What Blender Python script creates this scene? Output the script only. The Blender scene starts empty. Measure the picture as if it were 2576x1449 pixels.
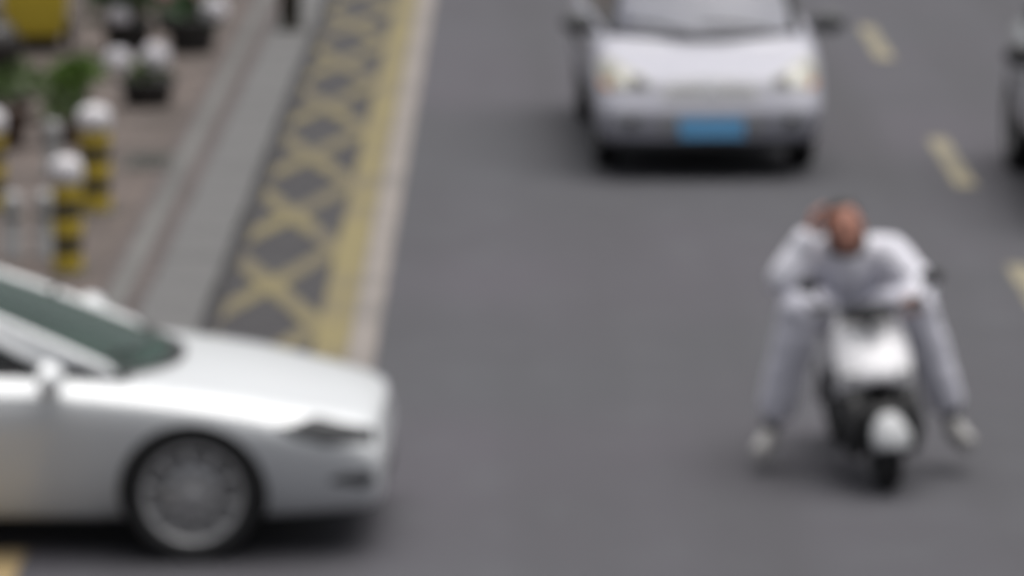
import bpy, bmesh, math, random
from mathutils import Vector, Matrix, noise
from mathutils.bvhtree import BVHTree
R = math.radians
random.seed(7)

# ------------------------------------------------------------------ camera, sky, sun, exposure
scene = bpy.context.scene
C = scene.collection
cam_data = bpy.data.cameras.new('camera')
cam = bpy.data.objects.new('camera', cam_data)
C.objects.link(cam)
cam.location = (0.0, 0.0, 4.98)
cam.rotation_euler = (R(90 - 9.576), 0, R(0.113))
cam_data.sensor_width = 36.0
cam_data.lens = 12000 / 2576 * 36.0
cam_data.clip_start = 0.1
cam_data.clip_end = 3000
cam_data.dof.use_dof = True                 # the photograph is focused far in front of the street
cam_data.dof.focus_distance = 3.0
cam_data.dof.aperture_fstop = 10.8
scene.camera = cam

SUN_AZ, SUN_EL = R(60), R(78)               # azimuth from +Y towards +X
world = bpy.data.worlds.new('World')
scene.world = world
world.use_nodes = True
wn = world.node_tree
bg = wn.nodes['Background']
sky = wn.nodes.new('ShaderNodeTexSky')
sky.sky_type = 'NISHITA'
sky.sun_disc = False
sky.sun_elevation = SUN_EL
sky.sun_rotation = SUN_AZ
sky.air_density = 1.0
sky.dust_density = 6.0
sky.ozone_density = 1.0
hs = wn.nodes.new('ShaderNodeHueSaturation')
hs.inputs['Saturation'].default_value = 0.28   # a milky overcast sky
wn.links.new(sky.outputs[0], hs.inputs['Color'])
wn.links.new(hs.outputs[0], bg.inputs['Color'])
bg.inputs['Strength'].default_value = 0.055

sun_data = bpy.data.lights.new('sun', 'SUN')
sun_data.energy = 1.5
sun_data.angle = R(70)
sun_data.color = (1.0, 0.975, 0.955)
sun = bpy.data.objects.new('sun', sun_data)
C.objects.link(sun)
sun_dir = Vector((math.sin(SUN_AZ) * math.cos(SUN_EL), math.cos(SUN_AZ) * math.cos(SUN_EL), math.sin(SUN_EL)))
sun.rotation_euler = sun_dir.to_track_quat('Z', 'Y').to_euler()
sun.location = (20, 20, 30)

scene.view_settings.view_transform = 'Standard'
scene.view_settings.look = 'None'
scene.view_settings.gamma = 1.0
scene.view_settings.exposure = 0.85
scene.view_settings.use_curve_mapping = False
scene.render.engine = 'CYCLES'
scene.cycles.use_denoising = True

# ------------------------------------------------------------------ materials
MATS = {}
def nt_of(name):
    m = bpy.data.materials.new(name)
    m.use_nodes = True
    return m, m.node_tree, m.node_tree.nodes['Principled BSDF']

def mat(name, col, rough=0.5, metal=0.0, coat=0.0, var=0.0, scale=20.0, bump=0.0, spec=0.5, col2=None):
    """plain procedural material with a noise tint and fine relief"""
    if name in MATS:
        return MATS[name]
    m, nt, b = nt_of(name)
    b.inputs['Roughness'].default_value = rough
    b.inputs['Metallic'].default_value = metal
    b.inputs['Coat Weight'].default_value = coat
    b.inputs['Coat Roughness'].default_value = 0.04
    b.inputs['Specular IOR Level'].default_value = spec
    tc = nt.nodes.new('ShaderNodeTexCoord')
    n = nt.nodes.new('ShaderNodeTexNoise')
    n.inputs['Scale'].default_value = scale
    n.inputs['Detail'].default_value = 4
    nt.links.new(tc.outputs['Object'], n.inputs['Vector'])
    mx = nt.nodes.new('ShaderNodeMix')
    mx.data_type = 'RGBA'
    nt.links.new(n.outputs['Fac'], mx.inputs['Factor'])
    c2 = col2 if col2 else tuple(c * (1 - var) for c in col)
    mx.inputs['A'].default_value = (*c2, 1)
    mx.inputs['B'].default_value = (*[min(1, c * (1 + var * 0.6)) for c in col], 1)
    nt.links.new(mx.outputs['Result'], b.inputs['Base Color'])
    if bump:
        bp = nt.nodes.new('ShaderNodeBump')
        bp.inputs['Strength'].default_value = bump
        bp.inputs['Distance'].default_value = 0.01
        nt.links.new(n.outputs['Fac'], bp.inputs['Height'])
        nt.links.new(bp.outputs['Normal'], b.inputs['Normal'])
    MATS[name] = m
    return m

def glass_mat(name, tint, ior=1.6, film=0.0, film_col=(0.5, 0.5, 0.52)):
    m, nt, b = nt_of(name)
    nt.nodes.remove(b)
    out = nt.nodes['Material Output']
    tr = nt.nodes.new('ShaderNodeBsdfTransparent'); tr.inputs['Color'].default_value = (*tint, 1)
    gl = nt.nodes.new('ShaderNodeBsdfGlossy'); gl.inputs['Roughness'].default_value = 0.03
    fr = nt.nodes.new('ShaderNodeFresnel'); fr.inputs['IOR'].default_value = ior
    mx = nt.nodes.new('ShaderNodeMixShader')
    nt.links.new(fr.outputs[0], mx.inputs[0]); nt.links.new(tr.outputs[0], mx.inputs[1]); nt.links.new(gl.outputs[0], mx.inputs[2])
    df = nt.nodes.new('ShaderNodeBsdfDiffuse'); df.inputs['Color'].default_value = (*film_col, 1)  # diffuse film; on the windscreens it stands in for reflections
    m2 = nt.nodes.new('ShaderNodeMixShader')
    nz = nt.nodes.new('ShaderNodeTexNoise'); nz.inputs['Scale'].default_value = 3.0
    mp = nt.nodes.new('ShaderNodeMapRange'); mp.inputs['To Min'].default_value = film * 0.7; mp.inputs['To Max'].default_value = film * 1.3
    nt.links.new(nz.outputs['Fac'], mp.inputs['Value']); nt.links.new(mp.outputs[0], m2.inputs[0])
    nt.links.new(mx.outputs[0], m2.inputs[1]); nt.links.new(df.outputs[0], m2.inputs[2])
    nt.links.new(m2.outputs[0], out.inputs['Surface'])
    MATS[name] = m
    return m

def ground_mat(name, base, dark, light, grain=250.0, blot=0.35, rough=0.85, bump=0.35, brick=None, tint2=None, streak=None):
    """mineral surface: broad blotches, medium stains, fine grain; optionally a paving bond"""
    m, nt, b = nt_of(name)
    b.inputs['Roughness'].default_value = rough
    tc = nt.nodes.new('ShaderNodeTexCoord')
    def nz(scale, detail, rgh=0.55):
        n = nt.nodes.new('ShaderNodeTexNoise')
        n.inputs['Scale'].default_value = scale; n.inputs['Detail'].default_value = detail; n.inputs['Roughness'].default_value = rgh
        nt.links.new(tc.outputs['Object'], n.inputs['Vector'])
        return n
    def ramp(src, p0, p1):
        r = nt.nodes.new('ShaderNodeMapRange'); r.inputs['From Min'].default_value = p0; r.inputs['From Max'].default_value = p1
        nt.links.new(src, r.inputs['Value']); return r.outputs[0]
    def mix(f, a, bb):
        x = nt.nodes.new('ShaderNodeMix'); x.data_type = 'RGBA'
        nt.links.new(f, x.inputs['Factor'])
        for s, v in (('A', a), ('B', bb)):
            if isinstance(v, tuple): x.inputs[s].default_value = (*v, 1)
            else: nt.links.new(v, x.inputs[s])
        return x.outputs['Result']
    big, mid, fine = nz(blot, 5), nz(2.3, 6), nz(grain, 3, 0.7)
    col = mix(ramp(big.outputs['Fac'], 0.35, 0.65), dark, base)
    if tint2:
        t2 = nz(blot * 0.6 + 0.05, 3)
        col = mix(ramp(t2.outputs['Fac'], 0.42, 0.62), col, tint2)
    col = mix(ramp(mid.outputs['Fac'], 0.5, 0.8), col, light)
    if streak:                                # wheel tracks and drips drawn out along the street
        mp = nt.nodes.new('ShaderNodeMapping'); mp.inputs['Scale'].default_value = (0.9, 0.035, 1.0)
        nt.links.new(tc.outputs['Object'], mp.inputs['Vector'])
        sn = nt.nodes.new('ShaderNodeTexNoise'); sn.inputs['Scale'].default_value = 1.0; sn.inputs['Detail'].default_value = 4
        nt.links.new(mp.outputs[0], sn.inputs['Vector'])
        col = mix(ramp(sn.outputs['Fac'], 0.45, 0.75), col, streak)
    if brick:
        bt = nt.nodes.new('ShaderNodeTexBrick')
        bt.inputs['Scale'].default_value = 1.0
        bt.inputs['Brick Width'].default_value = brick[0]; bt.inputs['Row Height'].default_value = brick[1]
        bt.inputs['Mortar Size'].default_value = 0.006
        bt.inputs['Color1'].default_value = (1, 1, 1, 1); bt.inputs['Color2'].default_value = (0.78, 0.76, 0.75, 1); bt.inputs['Mortar'].default_value = (0.45, 0.43, 0.42, 1)
        nt.links.new(tc.outputs['Object'], bt.inputs['Vector'])
        mu = nt.nodes.new('ShaderNodeMix'); mu.data_type = 'RGBA'; mu.blend_type = 'MULTIPLY'; mu.inputs['Factor'].default_value = 1.0
        nt.links.new(col, mu.inputs['A']); nt.links.new(bt.outputs['Color'], mu.inputs['B'])
        col = mu.outputs['Result']
    g = nt.nodes.new('ShaderNodeMix'); g.data_type = 'RGBA'; g.blend_type = 'OVERLAY'; g.inputs['Factor'].default_value = 0.45
    nt.links.new(col, g.inputs['A']); nt.links.new(fine.outputs['Color'], g.inputs['B'])
    hsv = nt.nodes.new('ShaderNodeHueSaturation'); hsv.inputs['Saturation'].default_value = 0.0
    nt.links.new(fine.outputs['Color'], hsv.inputs['Color']); nt.links.new(hsv.outputs[0], g.inputs['B'])
    nt.links.new(g.outputs['Result'], b.inputs['Base Color'])
    bp = nt.nodes.new('ShaderNodeBump'); bp.inputs['Strength'].default_value = bump; bp.inputs['Distance'].default_value = 0.004
    nt.links.new(fine.outputs['Fac'], bp.inputs['Height']); nt.links.new(bp.outputs['Normal'], b.inputs['Normal'])
    MATS[name] = m
    return m

def paint_mat(name, col, under, wear=0.45, rough=0.7):
    """road paint worn through to the asphalt in flecks and scuffs"""
    m, nt, b = nt_of(name)
    b.inputs['Roughness'].default_value = rough
    tc = nt.nodes.new('ShaderNodeTexCoord')
    a = nt.nodes.new('ShaderNodeTexNoise'); a.inputs['Scale'].default_value = 9.0; a.inputs['Detail'].default_value = 8; a.inputs['Roughness'].default_value = 0.7
    c = nt.nodes.new('ShaderNodeTexNoise'); c.inputs['Scale'].default_value = 1.1; c.inputs['Detail'].default_value = 3
    nt.links.new(tc.outputs['Object'], a.inputs['Vector']); nt.links.new(tc.outputs['Object'], c.inputs['Vector'])
    ad = nt.nodes.new('ShaderNodeMath'); ad.operation = 'ADD'
    nt.links.new(a.outputs['Fac'], ad.inputs[0]); nt.links.new(c.outputs['Fac'], ad.inputs[1])
    mr = nt.nodes.new('ShaderNodeMapRange'); mr.inputs['From Min'].default_value = 0.6 + wear * 0.6; mr.inputs['From Max'].default_value = 0.9 + wear * 0.6
    nt.links.new(ad.outputs[0], mr.inputs['Value'])
    mx = nt.nodes.new('ShaderNodeMix'); mx.data_type = 'RGBA'
    mx.inputs['A'].default_value = (*col, 1); mx.inputs['B'].default_value = (*under, 1)
    nt.links.new(mr.outputs[0], mx.inputs['Factor']); nt.links.new(mx.outputs['Result'], b.inputs['Base Color'])
    MATS[name] = m
    return m

asphalt = ground_mat('asphalt', (0.068, 0.069, 0.077), (0.059, 0.058, 0.065), (0.080, 0.081, 0.089), grain=180, blot=0.18, tint2=(0.073, 0.068, 0.080), streak=(0.053, 0.052, 0.057))
paver = ground_mat('pink_paving', (0.145, 0.116, 0.102), (0.075, 0.061, 0.053), (0.185, 0.156, 0.142), grain=120, blot=1.3, brick=(0.2, 0.1))
granite = ground_mat('kerb_granite', (0.130, 0.129, 0.128), (0.106, 0.105, 0.104), (0.150, 0.147, 0.143), grain=200, blot=0.8)
brown_band = ground_mat('brown_brick_band', (0.105, 0.086, 0.082), (0.085, 0.070, 0.067), (0.130, 0.11, 0.104), grain=150, blot=0.9, brick=(0.1, 0.2))
concrete = ground_mat('concrete_band', (0.135, 0.133, 0.127), (0.098, 0.097, 0.093), (0.160, 0.157, 0.150), grain=150, blot=0.7)
yellow_paint = paint_mat('yellow_road_paint', (0.215, 0.178, 0.074), (0.14, 0.118, 0.074), wear=0.5)
hatch_paint = paint_mat('yellow_hatch_paint', (0.19, 0.158, 0.068), (0.11, 0.094, 0.064), wear=0.42)
white_paint = paint_mat('beige_road_paint', (0.25, 0.222, 0.20), (0.15, 0.138, 0.128), wear=0.55)
dash_paint = paint_mat('faded_yellow_dash_paint', (0.30, 0.262, 0.165), (0.125, 0.12, 0.105), wear=0.5)
orange_paint = paint_mat('orange_road_paint', (0.48, 0.34, 0.14), (0.2, 0.17, 0.13), wear=0.55)
hatch_tar = ground_mat('hatch_tarmac', (0.042, 0.040, 0.042), (0.036, 0.034, 0.037), (0.054, 0.052, 0.052), grain=180, blot=0.5)

car_white = mat('white_car_paint', (0.76, 0.78, 0.79), rough=0.4, coat=1.0, var=0.01, scale=3)
van_white = mat('pearl_van_paint', (0.42, 0.42, 0.475), rough=0.55, coat=0.35, var=0.02, scale=3)
car_silver = mat('grey_car_paint', (0.45, 0.46, 0.48), rough=0.35, metal=0.4, coat=0.8, var=0.02, scale=3)
black_plastic = mat('black_plastic', (0.022, 0.022, 0.023), rough=0.6, var=0.2, scale=30)
grey_plastic = mat('grey_plastic', (0.085, 0.087, 0.09), rough=0.55, var=0.1, scale=30)
silver_plastic = mat('silver_grille_plastic', (0.52, 0.52, 0.53), rough=0.45, var=0.05, scale=20)
mid_plastic = mat('mid_grey_plastic', (0.38, 0.38, 0.39), rough=0.5, var=0.06, scale=20)
rubber = mat('tyre_rubber', (0.018, 0.018, 0.019), rough=0.8, var=0.25, scale=60, bump=0.2)
rim_grey = mat('grey_alloy', (0.50, 0.497, 0.50), rough=0.42, metal=0.35, var=0.08, scale=14)
steel = mat('brushed_steel', (0.45, 0.45, 0.46), rough=0.35, metal=0.9, var=0.08, scale=40)
chrome = mat('chrome_trim', (0.7, 0.7, 0.72), rough=0.15, metal=1.0, var=0.02)
lens_clear = mat('clear_lamp_lens', (0.52, 0.52, 0.50), rough=0.12, coat=1.0, var=0.08, scale=25)
lens_warm = mat('warm_lamp_lens', (0.40, 0.39, 0.33), rough=0.12, coat=1.0, var=0.08, scale=25)
lens_dark = mat('smoked_lamp_lens', (0.045, 0.047, 0.05), rough=0.55, coat=0.0, spec=0.2, var=0.1, scale=25)
lens_orange = mat('orange_indicator_lens', (0.52, 0.22, 0.07), rough=0.2, coat=1.0, var=0.1, scale=30)
lens_red = mat('red_lamp_lens', (0.35, 0.02, 0.02), rough=0.2, coat=1.0, var=0.1, scale=30)
interior = mat('dark_cabin_fabric', (0.03, 0.03, 0.032), rough=0.9, var=0.2, scale=50)
dash_grey = mat('grey_dashboard', (0.20, 0.20, 0.215), rough=0.85, var=0.1, scale=30)
plate_blue = mat('blue_number_plate', (0.13, 0.38, 0.66), rough=0.4, var=0.04, scale=30)
plate_white = mat('plate_lettering', (0.6, 0.62, 0.64), rough=0.4)
glass_side = glass_mat('dark_tinted_glass', (0.10, 0.11, 0.11), 1.5, 0.03)
glass_green = glass_mat('green_windscreen_glass', (0.22, 0.38, 0.32), 1.5, 0.22, (0.17, 0.25, 0.215))
glass_van = glass_mat('sky_film_windscreen_glass', (0.62, 0.65, 0.72), 1.75, 0.45, (0.50, 0.51, 0.59))  # pale film paints the sky's reflection into the glass
skin_m = mat('skin', (0.44, 0.205, 0.145), rough=0.5, var=0.12, scale=15)
hair_m = mat('black_hair', (0.02, 0.017, 0.015), rough=0.6, var=0.3, scale=80)
shirt_m = mat('white_shirt_cotton', (0.78, 0.775, 0.84), rough=0.9, var=0.05, scale=12, bump=0.15)
trouser_m = mat('pale_grey_trousers', (0.70, 0.695, 0.77), rough=0.9, var=0.07, scale=12, bump=0.15)
shoe_m = mat('pale_shoe', (0.42, 0.41, 0.40), rough=0.7, var=0.1, scale=25)
guard_m = mat('pale_mudguard_plastic', (0.55, 0.56, 0.57), rough=0.4, var=0.03, scale=12)
sock_m = mat('dark_sock', (0.045, 0.045, 0.05), rough=0.9, var=0.2, scale=60)
scoot_white = mat('white_scooter_plastic', (0.94, 0.93, 0.95), rough=0.35, coat=0.6, var=0.01, scale=5)
bol_yellow = mat('yellow_bollard_paint', (0.52, 0.38, 0.03), rough=0.5, var=0.15, scale=20)
bol_black = mat('black_bollard_paint', (0.045, 0.04, 0.03), rough=0.55, var=0.2, scale=20)
cap_white = mat('white_bollard_cap', (0.68, 0.66, 0.68), rough=0.5, var=0.08, scale=20)
bin_yellow = mat('yellow_bin_plastic', (0.68, 0.52, 0.05), rough=0.5, var=0.08, scale=10)
bag_black = mat('black_sack_film', (0.03, 0.026, 0.024), rough=0.35, var=0.3, scale=12, bump=0.5)
pot_black = mat('black_planter', (0.05, 0.05, 0.05), rough=0.6, var=0.2, scale=18)
soil_m = mat('soil', (0.055, 0.04, 0.03), rough=1.0, var=0.4, scale=60, bump=0.6)
leaf_a = mat('leaf_mid_green', (0.075, 0.125, 0.03), rough=0.55, var=0.35, scale=9)
leaf_b = mat('leaf_fresh_green', (0.11, 0.20, 0.03), rough=0.55, var=0.35, scale=9)
leaf_c = mat('leaf_blue_green', (0.055, 0.115, 0.045), rough=0.55, var=0.35, scale=9)
stem_m = mat('woody_stem', (0.09, 0.065, 0.045), rough=0.9, var=0.3, scale=40)
petal_white = mat('white_petals', (0.80, 0.78, 0.81), rough=0.8, var=0.08, scale=40)
petal_pink = mat('pink_petals', (0.58, 0.32, 0.36), rough=0.8, var=0.12, scale=40)
pale_steel = mat('pale_painted_steel', (0.36, 0.36, 0.36), rough=0.5, var=0.1, scale=25)
iron = mat('cast_iron', (0.085, 0.085, 0.075), rough=0.7, var=0.3, scale=50, bump=0.3)

# ------------------------------------------------------------------ helpers
def link(name, me, m, parent=None, smooth=False):
    o = bpy.data.objects.new(name, me)
    C.objects.link(o)
    if m is not None and len(me.materials) == 0:
        me.materials.append(m)
    if parent is not None:
        o.parent = parent
    if smooth:
        for p in me.polygons:
            p.use_smooth = True
    return o

def from_bm(name, bm, m, parent=None, smooth=False):
    bmesh.ops.recalc_face_normals(bm, faces=bm.faces)
    me = bpy.data.meshes.new(name)
    bm.to_mesh(me); bm.free()
    return link(name, me, m, parent, smooth)

def pyd(name, v, f, m, parent=None, smooth=False):
    me = bpy.data.meshes.new(name)
    me.from_pydata([tuple(x) for x in v], [], f)
    me.update()
    return link(name, me, m, parent, smooth)

def empty(name, loc=(0, 0, 0), parent=None):
    o = bpy.data.objects.new(name, None)
    C.objects.link(o)
    o.location = loc
    o.empty_display_size = 0.2
    if parent is not None:
        o.parent = parent
    return o

def tag(o, label, cat, group=None):
    o['label'] = label; o['category'] = cat
    if group: o['group'] = group
    return o

def struct(o, label=None):
    o['kind'] = 'structure'
    if label: o['label'] = label
    return o

def add_box(bm, x0, x1, y0, y1, z0, z1, bev=0.0):
    vs = [bm.verts.new(p) for p in ((x0, y0, z0), (x1, y0, z0), (x1, y1, z0), (x0, y1, z0), (x0, y0, z1), (x1, y0, z1), (x1, y1, z1), (x0, y1, z1))]
    fs = [bm.faces.new([vs[i] for i in q]) for q in ((3, 2, 1, 0), (4, 5, 6, 7), (0, 1, 5, 4), (1, 2, 6, 5), (2, 3, 7, 6), (3, 0, 4, 7))]
    if bev:
        bmesh.ops.bevel(bm, geom=list({e for f in fs for e in f.edges}), offset=bev, segments=2, affect='EDGES', profile=0.6)

def box(name, x0, x1, y0, y1, z0, z1, m, parent=None, bev=0.0):
    bm = bmesh.new(); add_box(bm, x0, x1, y0, y1, z0, z1, bev)
    return from_bm(name, bm, m, parent)

def sheet(name, x0, x1, y0, y1, z, m, parent=None):
    return pyd(name, [(x0, y0, z), (x1, y0, z), (x1, y1, z), (x0, y1, z)], [(0, 1, 2, 3)], m, parent)

def add_tube(bm, pts, radii, n=10, cap=True):
    pts = [Vector(p) for p in pts]
    if not isinstance(radii, (list, tuple)): radii = [radii] * len(pts)
    rings = []
    prev = None
    for i, p in enumerate(pts):
        d = (pts[min(i + 1, len(pts) - 1)] - pts[max(i - 1, 0)]).normalized()
        if prev is None:
            a = d.orthogonal().normalized()
        else:
            a = (prev - d * prev.dot(d)).normalized()
        prev = a
        b = d.cross(a)
        rings.append([bm.verts.new(p + (a * math.cos(t) + b * math.sin(t)) * radii[i]) for t in [2 * math.pi * k / n for k in range(n)]])
    for r0, r1 in zip(rings, rings[1:]):
        for k in range(n):
            bm.faces.new((r0[k], r0[(k + 1) % n], r1[(k + 1) % n], r1[k]))
    if cap:
        bm.faces.new(rings[0][::-1]); bm.faces.new(rings[-1])

def tube(name, pts, radii, m, parent=None, n=10):
    bm = bmesh.new(); add_tube(bm, pts, radii, n)
    return from_bm(name, bm, m, parent, True)

def add_lathe(bm, prof, n=32, axis='z', origin=(0, 0, 0), closed=False):
    """prof: (radius, height) pairs"""
    o = Vector(origin); rings = []
    for r, h in prof:
        ring = []
        for k in range(n):
            t = 2 * math.pi * k / n
            a, b = r * math.cos(t), r * math.sin(t)
            p = {'z': (a, b, h), 'y': (a, h, b), 'x': (h, a, b)}[axis]
            ring.append(bm.verts.new(o + Vector(p)))
        rings.append(ring)
    pairs = list(zip(rings, rings[1:])) + ([(rings[-1], rings[0])] if closed else [])
    for r0, r1 in pairs:
        for k in range(n):
            bm.faces.new((r0[k], r0[(k + 1) % n], r1[(k + 1) % n], r1[k]))
    if not closed:
        if prof[0][0] > 1e-6: bm.faces.new(rings[0])
        if prof[-1][0] > 1e-6: bm.faces.new(rings[-1])
    bmesh.ops.remove_doubles(bm, verts=bm.verts, dist=1e-5)

def lathe(name, prof, m, parent=None, n=32, axis='z', origin=(0, 0, 0), closed=False, smooth=True):
    bm = bmesh.new(); add_lathe(bm, prof, n, axis, origin, closed)
    return from_bm(name, bm, m, parent, smooth)

def grid_mesh(name, rows, m, parent=None, smooth=True, thick=0.0):
    v, f = [], []
    nu = len(rows[0])
    for r in rows: v += r
    for i in range(len(rows) - 1):
        for j in range(nu - 1):
            a = i * nu + j
            f.append((a, a + 1, a + nu + 1, a + nu))
    o = pyd(name, v, f, m, parent, smooth)
    if thick:
        s = o.modifiers.new('thickness', 'SOLIDIFY'); s.thickness = thick; s.offset = 0
    return o

def bake(o):
    dg = bpy.context.evaluated_depsgraph_get()
    me = bpy.data.meshes.new_from_object(o.evaluated_get(dg), depsgraph=dg)
    o.modifiers.clear()
    o.data = me
    return o

def lerp(a, b, t): return a + (b - a) * t

# ------------------------------------------------------------------ setting: road, pavement, markings
struct(sheet('road', -60, 60, -60, 600, 0.0, asphalt), 'grey asphalt street')
KX = -1.89                                    # road-side face of the kerb
PAV0 = 26.0                                   # the pavement ends at a side entrance here
pv = struct(box('pavement', -40, -2.602, PAV0, 400, -0.02, 0.112, paver), 'pinkish brown brick pavement')
cb = struct(box('concrete_band', -2.52, -2.392, PAV0, 400, -0.02, 0.118, concrete), 'grey concrete band in the pavement')
bb = struct(box('brick_band', -2.390, -2.282, PAV0, 400, -0.02, 0.115, brown_band), 'thin dark brown brick band beside the kerb')
struct(box('brick_border', -2.60, -2.522, PAV0, 400, -0.02, 0.116, brown_band), 'thin dark brown brick band edging the pink paving')
kerb = empty('kerb', (KX, PAV0, 0)); struct(kerb, 'wide grey granite kerb along the hatched strip')
proto = None
for i in range(46):
    if proto is None:
        bm = bmesh.new(); add_box(bm, -0.388, 0, 0, 0.992, -0.02, 0.122, 0.012)
        o = from_bm('kerb_stone', bm, granite, kerb); proto = o
    else:
        o = proto.copy(); C.objects.link(o); o.parent = kerb
    o.location = (0.004 * math.sin(i * 2.3), i * 1.0, 0.003 * math.sin(i * 1.7))
struct(box('kerb_return', -40, KX, PAV0 - 0.3, PAV0 - 0.004, -0.02, 0.12, granite), 'granite kerb turning into the side entrance')

# painted edge: dark resurfaced strip, yellow hatching, yellow line, worn beige line
struct(sheet('hatch_ground', KX + 0.002, -1.17, 24.5, 140, 0.004, hatch_tar), 'dark tarmac under the yellow hatching')
struct(sheet('yellow_edge_line', -1.215, -1.012, 24.5, 140, 0.012, yellow_paint), 'broad yellow line beside the hatching')
struct(sheet('beige_edge_line', -1.008, -0.845, 24.5, 140, 0.008, white_paint), 'worn beige line along the lane')
hb = empty('hatch_marking', (-1.54, 24.5, 0)); struct(hb, 'crossing yellow hatch stripes between kerb and yellow line')
def stripe(ya, sgn):
    # from the kerb to the yellow line over 2.28 m of street
    x0, x1 = -1.82, -1.216
    h = 0.33                                      # half width measured along the street
    y0, y1 = ya + sgn * (x0 + 1.58) * 4.0, ya + sgn * (x1 + 1.58) * 4.0
    v = [(x0, y0 - h), (x1, y1 - h), (x1, y1 + h), (x0, y0 + h)]
    z = 0.008 if sgn > 0 else 0.0115
    pyd('stripe', [(a + 1.54, b - 24.5, z) for a, b in v], [(0, 1, 2, 3)], hatch_paint, hb)
for k in range(-1, 14):
    yc = 29.58 + k * 2.92
    stripe(yc, 1); stripe(yc, -1)

dashes = empty('lane_dashes', (3.2, 0, 0)); struct(dashes, 'faded yellow dashes dividing the lanes')
dproto = None
for y0 in (11.5, 19.2, 27.85, 33.9, 41.6, 49.3, 57.0, 64.7, 72.4):
    if dproto is None:
        bm = bmesh.new()
        # slightly rounded, uneven dash
        pts = [(-0.075, 0.05), (-0.06, 0.0), (0.06, 0.0), (0.075, 0.05), (0.073, 1.3), (0.075, 2.5), (0.06, 2.55), (-0.06, 2.55), (-0.075, 2.5), (-0.078, 1.2)]
        bm.faces.new([bm.verts.new((a, b, 0.005)) for a, b in pts])
        o = from_bm('dash', bm, dash_paint, dashes); dproto = o
    else:
        o = dproto.copy(); C.objects.link(o); o.parent = dashes
    o.location = (0, y0, 0)
struct(sheet('side_entrance_line', -2.66, -2.335, 20.6, 22.05, 0.006, orange_paint), 'orange yellow painted mark beneath the white sedan')

# ------------------------------------------------------------------ cars
def loft(stations, crease_rows=()):
    """stations: list of half sections [(y,z)...] from bottom centre to top centre with an x"""
    bm = bmesh.new()
    rings = []
    for x, half in stations:
        left = [bm.verts.new((x, y, z)) for y, z in half]
        right = [left[0]] + [bm.verts.new((x, -y, z)) for y, z in half[1:-1]] + [left[-1]]
        rings.append((left, right))
    n = len(stations[0][1])
    for (l0, r0), (l1, r1) in zip(rings, rings[1:]):
        for j in range(n - 1):
            bm.faces.new((l0[j], l0[j + 1], l1[j + 1], l1[j]))
            bm.faces.new((r0[j + 1], r0[j], r1[j], r1[j + 1]))
    for (l, r) in (rings[0], rings[-1]):
        bm.faces.new((l[0], l[1], r[1]))
        for j in range(1, n - 2):
            bm.faces.new((l[j], l[j + 1], r[j + 1], r[j]))
        bm.faces.new((l[n - 2], l[n - 1], r[n - 2]))
    bmesh.ops.recalc_face_normals(bm, faces=bm.faces)
    cl = bm.edges.layers.float.new('crease_edge')
    for (l0, r0), (l1, r1) in zip(rings, rings[1:]):
        for j, c in crease_rows:
            for a, b in ((l0[j], l1[j]), (r0[j], r1[j])):
                e = bm.edges.get((a, b))
                if e: e[cl] = c
    return bm

def section(zb, wb, wm, zm, ws, zs, wt, zte, ztc):
    return [(0, zb), (wb * 0.8, zb), (wb, zb + 0.05), (wm, zm), (lerp(wm, ws, 0.55) + 0.005, lerp(zm, zs, 0.6)), (ws, zs), (wt, zte), (wt * 0.55, lerp(zte, ztc, 0.75)), (0, ztc)]

def tri_range(poly, v):
    us = []
    n = len(poly)
    for i in range(n):
        (u0, v0), (u1, v1) = poly[i], poly[(i + 1) % n]
        if (v0 <= v <= v1) or (v1 <= v <= v0):
            if abs(v1 - v0) < 1e-9: us += [u0, u1]
            else: us.append(u0 + (u1 - u0) * (v - v0) / (v1 - v0))
    return (min(us), max(us)) if us else None

PLANES = {'front': (Vector((-1, 0, 0)), Vector((0, 1, 0)), Vector((0, 0, 1))),
          'rear': (Vector((1, 0, 0)), Vector((0, 1, 0)), Vector((0, 0, 1))),
          'left': (Vector((0, -1, 0)), Vector((1, 0, 0)), Vector((0, 0, 1))),
          'right': (Vector((0, 1, 0)), Vector((1, 0, 0)), Vector((0, 0, 1))),
          'top': (Vector((0, 0, -1)), Vector((0, 1, 0)), Vector((1, 0, 0)))}
def patch(name, bvh, poly, plane, off, m, parent, nu=14, nv=10, depth=0.03):
    """a panel that follows the body: its outline is drawn in a side, front or top view and laid onto the surface"""
    d, U, V = PLANES[plane]
    vs = [p[1] for p in poly]
    v0, v1 = min(vs), max(vs)
    e = (v1 - v0) * 0.004
    rows = []
    for i in range(nv + 1):
        v = lerp(v0 + e, v1 - e, i / nv)
        rg = tri_range(poly, v)
        row = []
        for j in range(nu + 1):
            u = lerp(rg[0], rg[1], j / nu)
            o = U * u + V * v - d * 8
            hit, nrm, _, _ = bvh.ray_cast(o, d)
            if hit is None: row.append(None)
            else: row.append(hit + (nrm if nrm.dot(d) < 0 else -nrm) * off)
        rows.append(row)
    bm = bmesh.new()
    G = [[bm.verts.new(p) if p is not None else None for p in r] for r in rows]
    B = {}
    for i in range(nv):
        for j in range(nu):
            q = (G[i][j], G[i][j + 1], G[i + 1][j + 1], G[i + 1][j])
            if None in q: continue
            if max((q[a].co - q[(a + 1) % 4].co).length for a in range(4)) > 0.45: continue
            bm.faces.new(q)
    bm.edges.ensure_lookup_table()
    bd = [ed for ed in bm.edges if len(ed.link_faces) == 1]
    ret = bmesh.ops.extrude_edge_only(bm, edges=bd)
    for g in ret['geom']:
        if isinstance(g, bmesh.types.BMVert): g.co += d * depth
    for vtx in [x for x in bm.verts if not x.link_faces]: bm.verts.remove(vtx)
    o = from_bm(name, bm, m, parent, True)
    try:
        o.data.set_sharp_from_angle(angle=R(50))
    except Exception:
        pass
    return o

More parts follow.
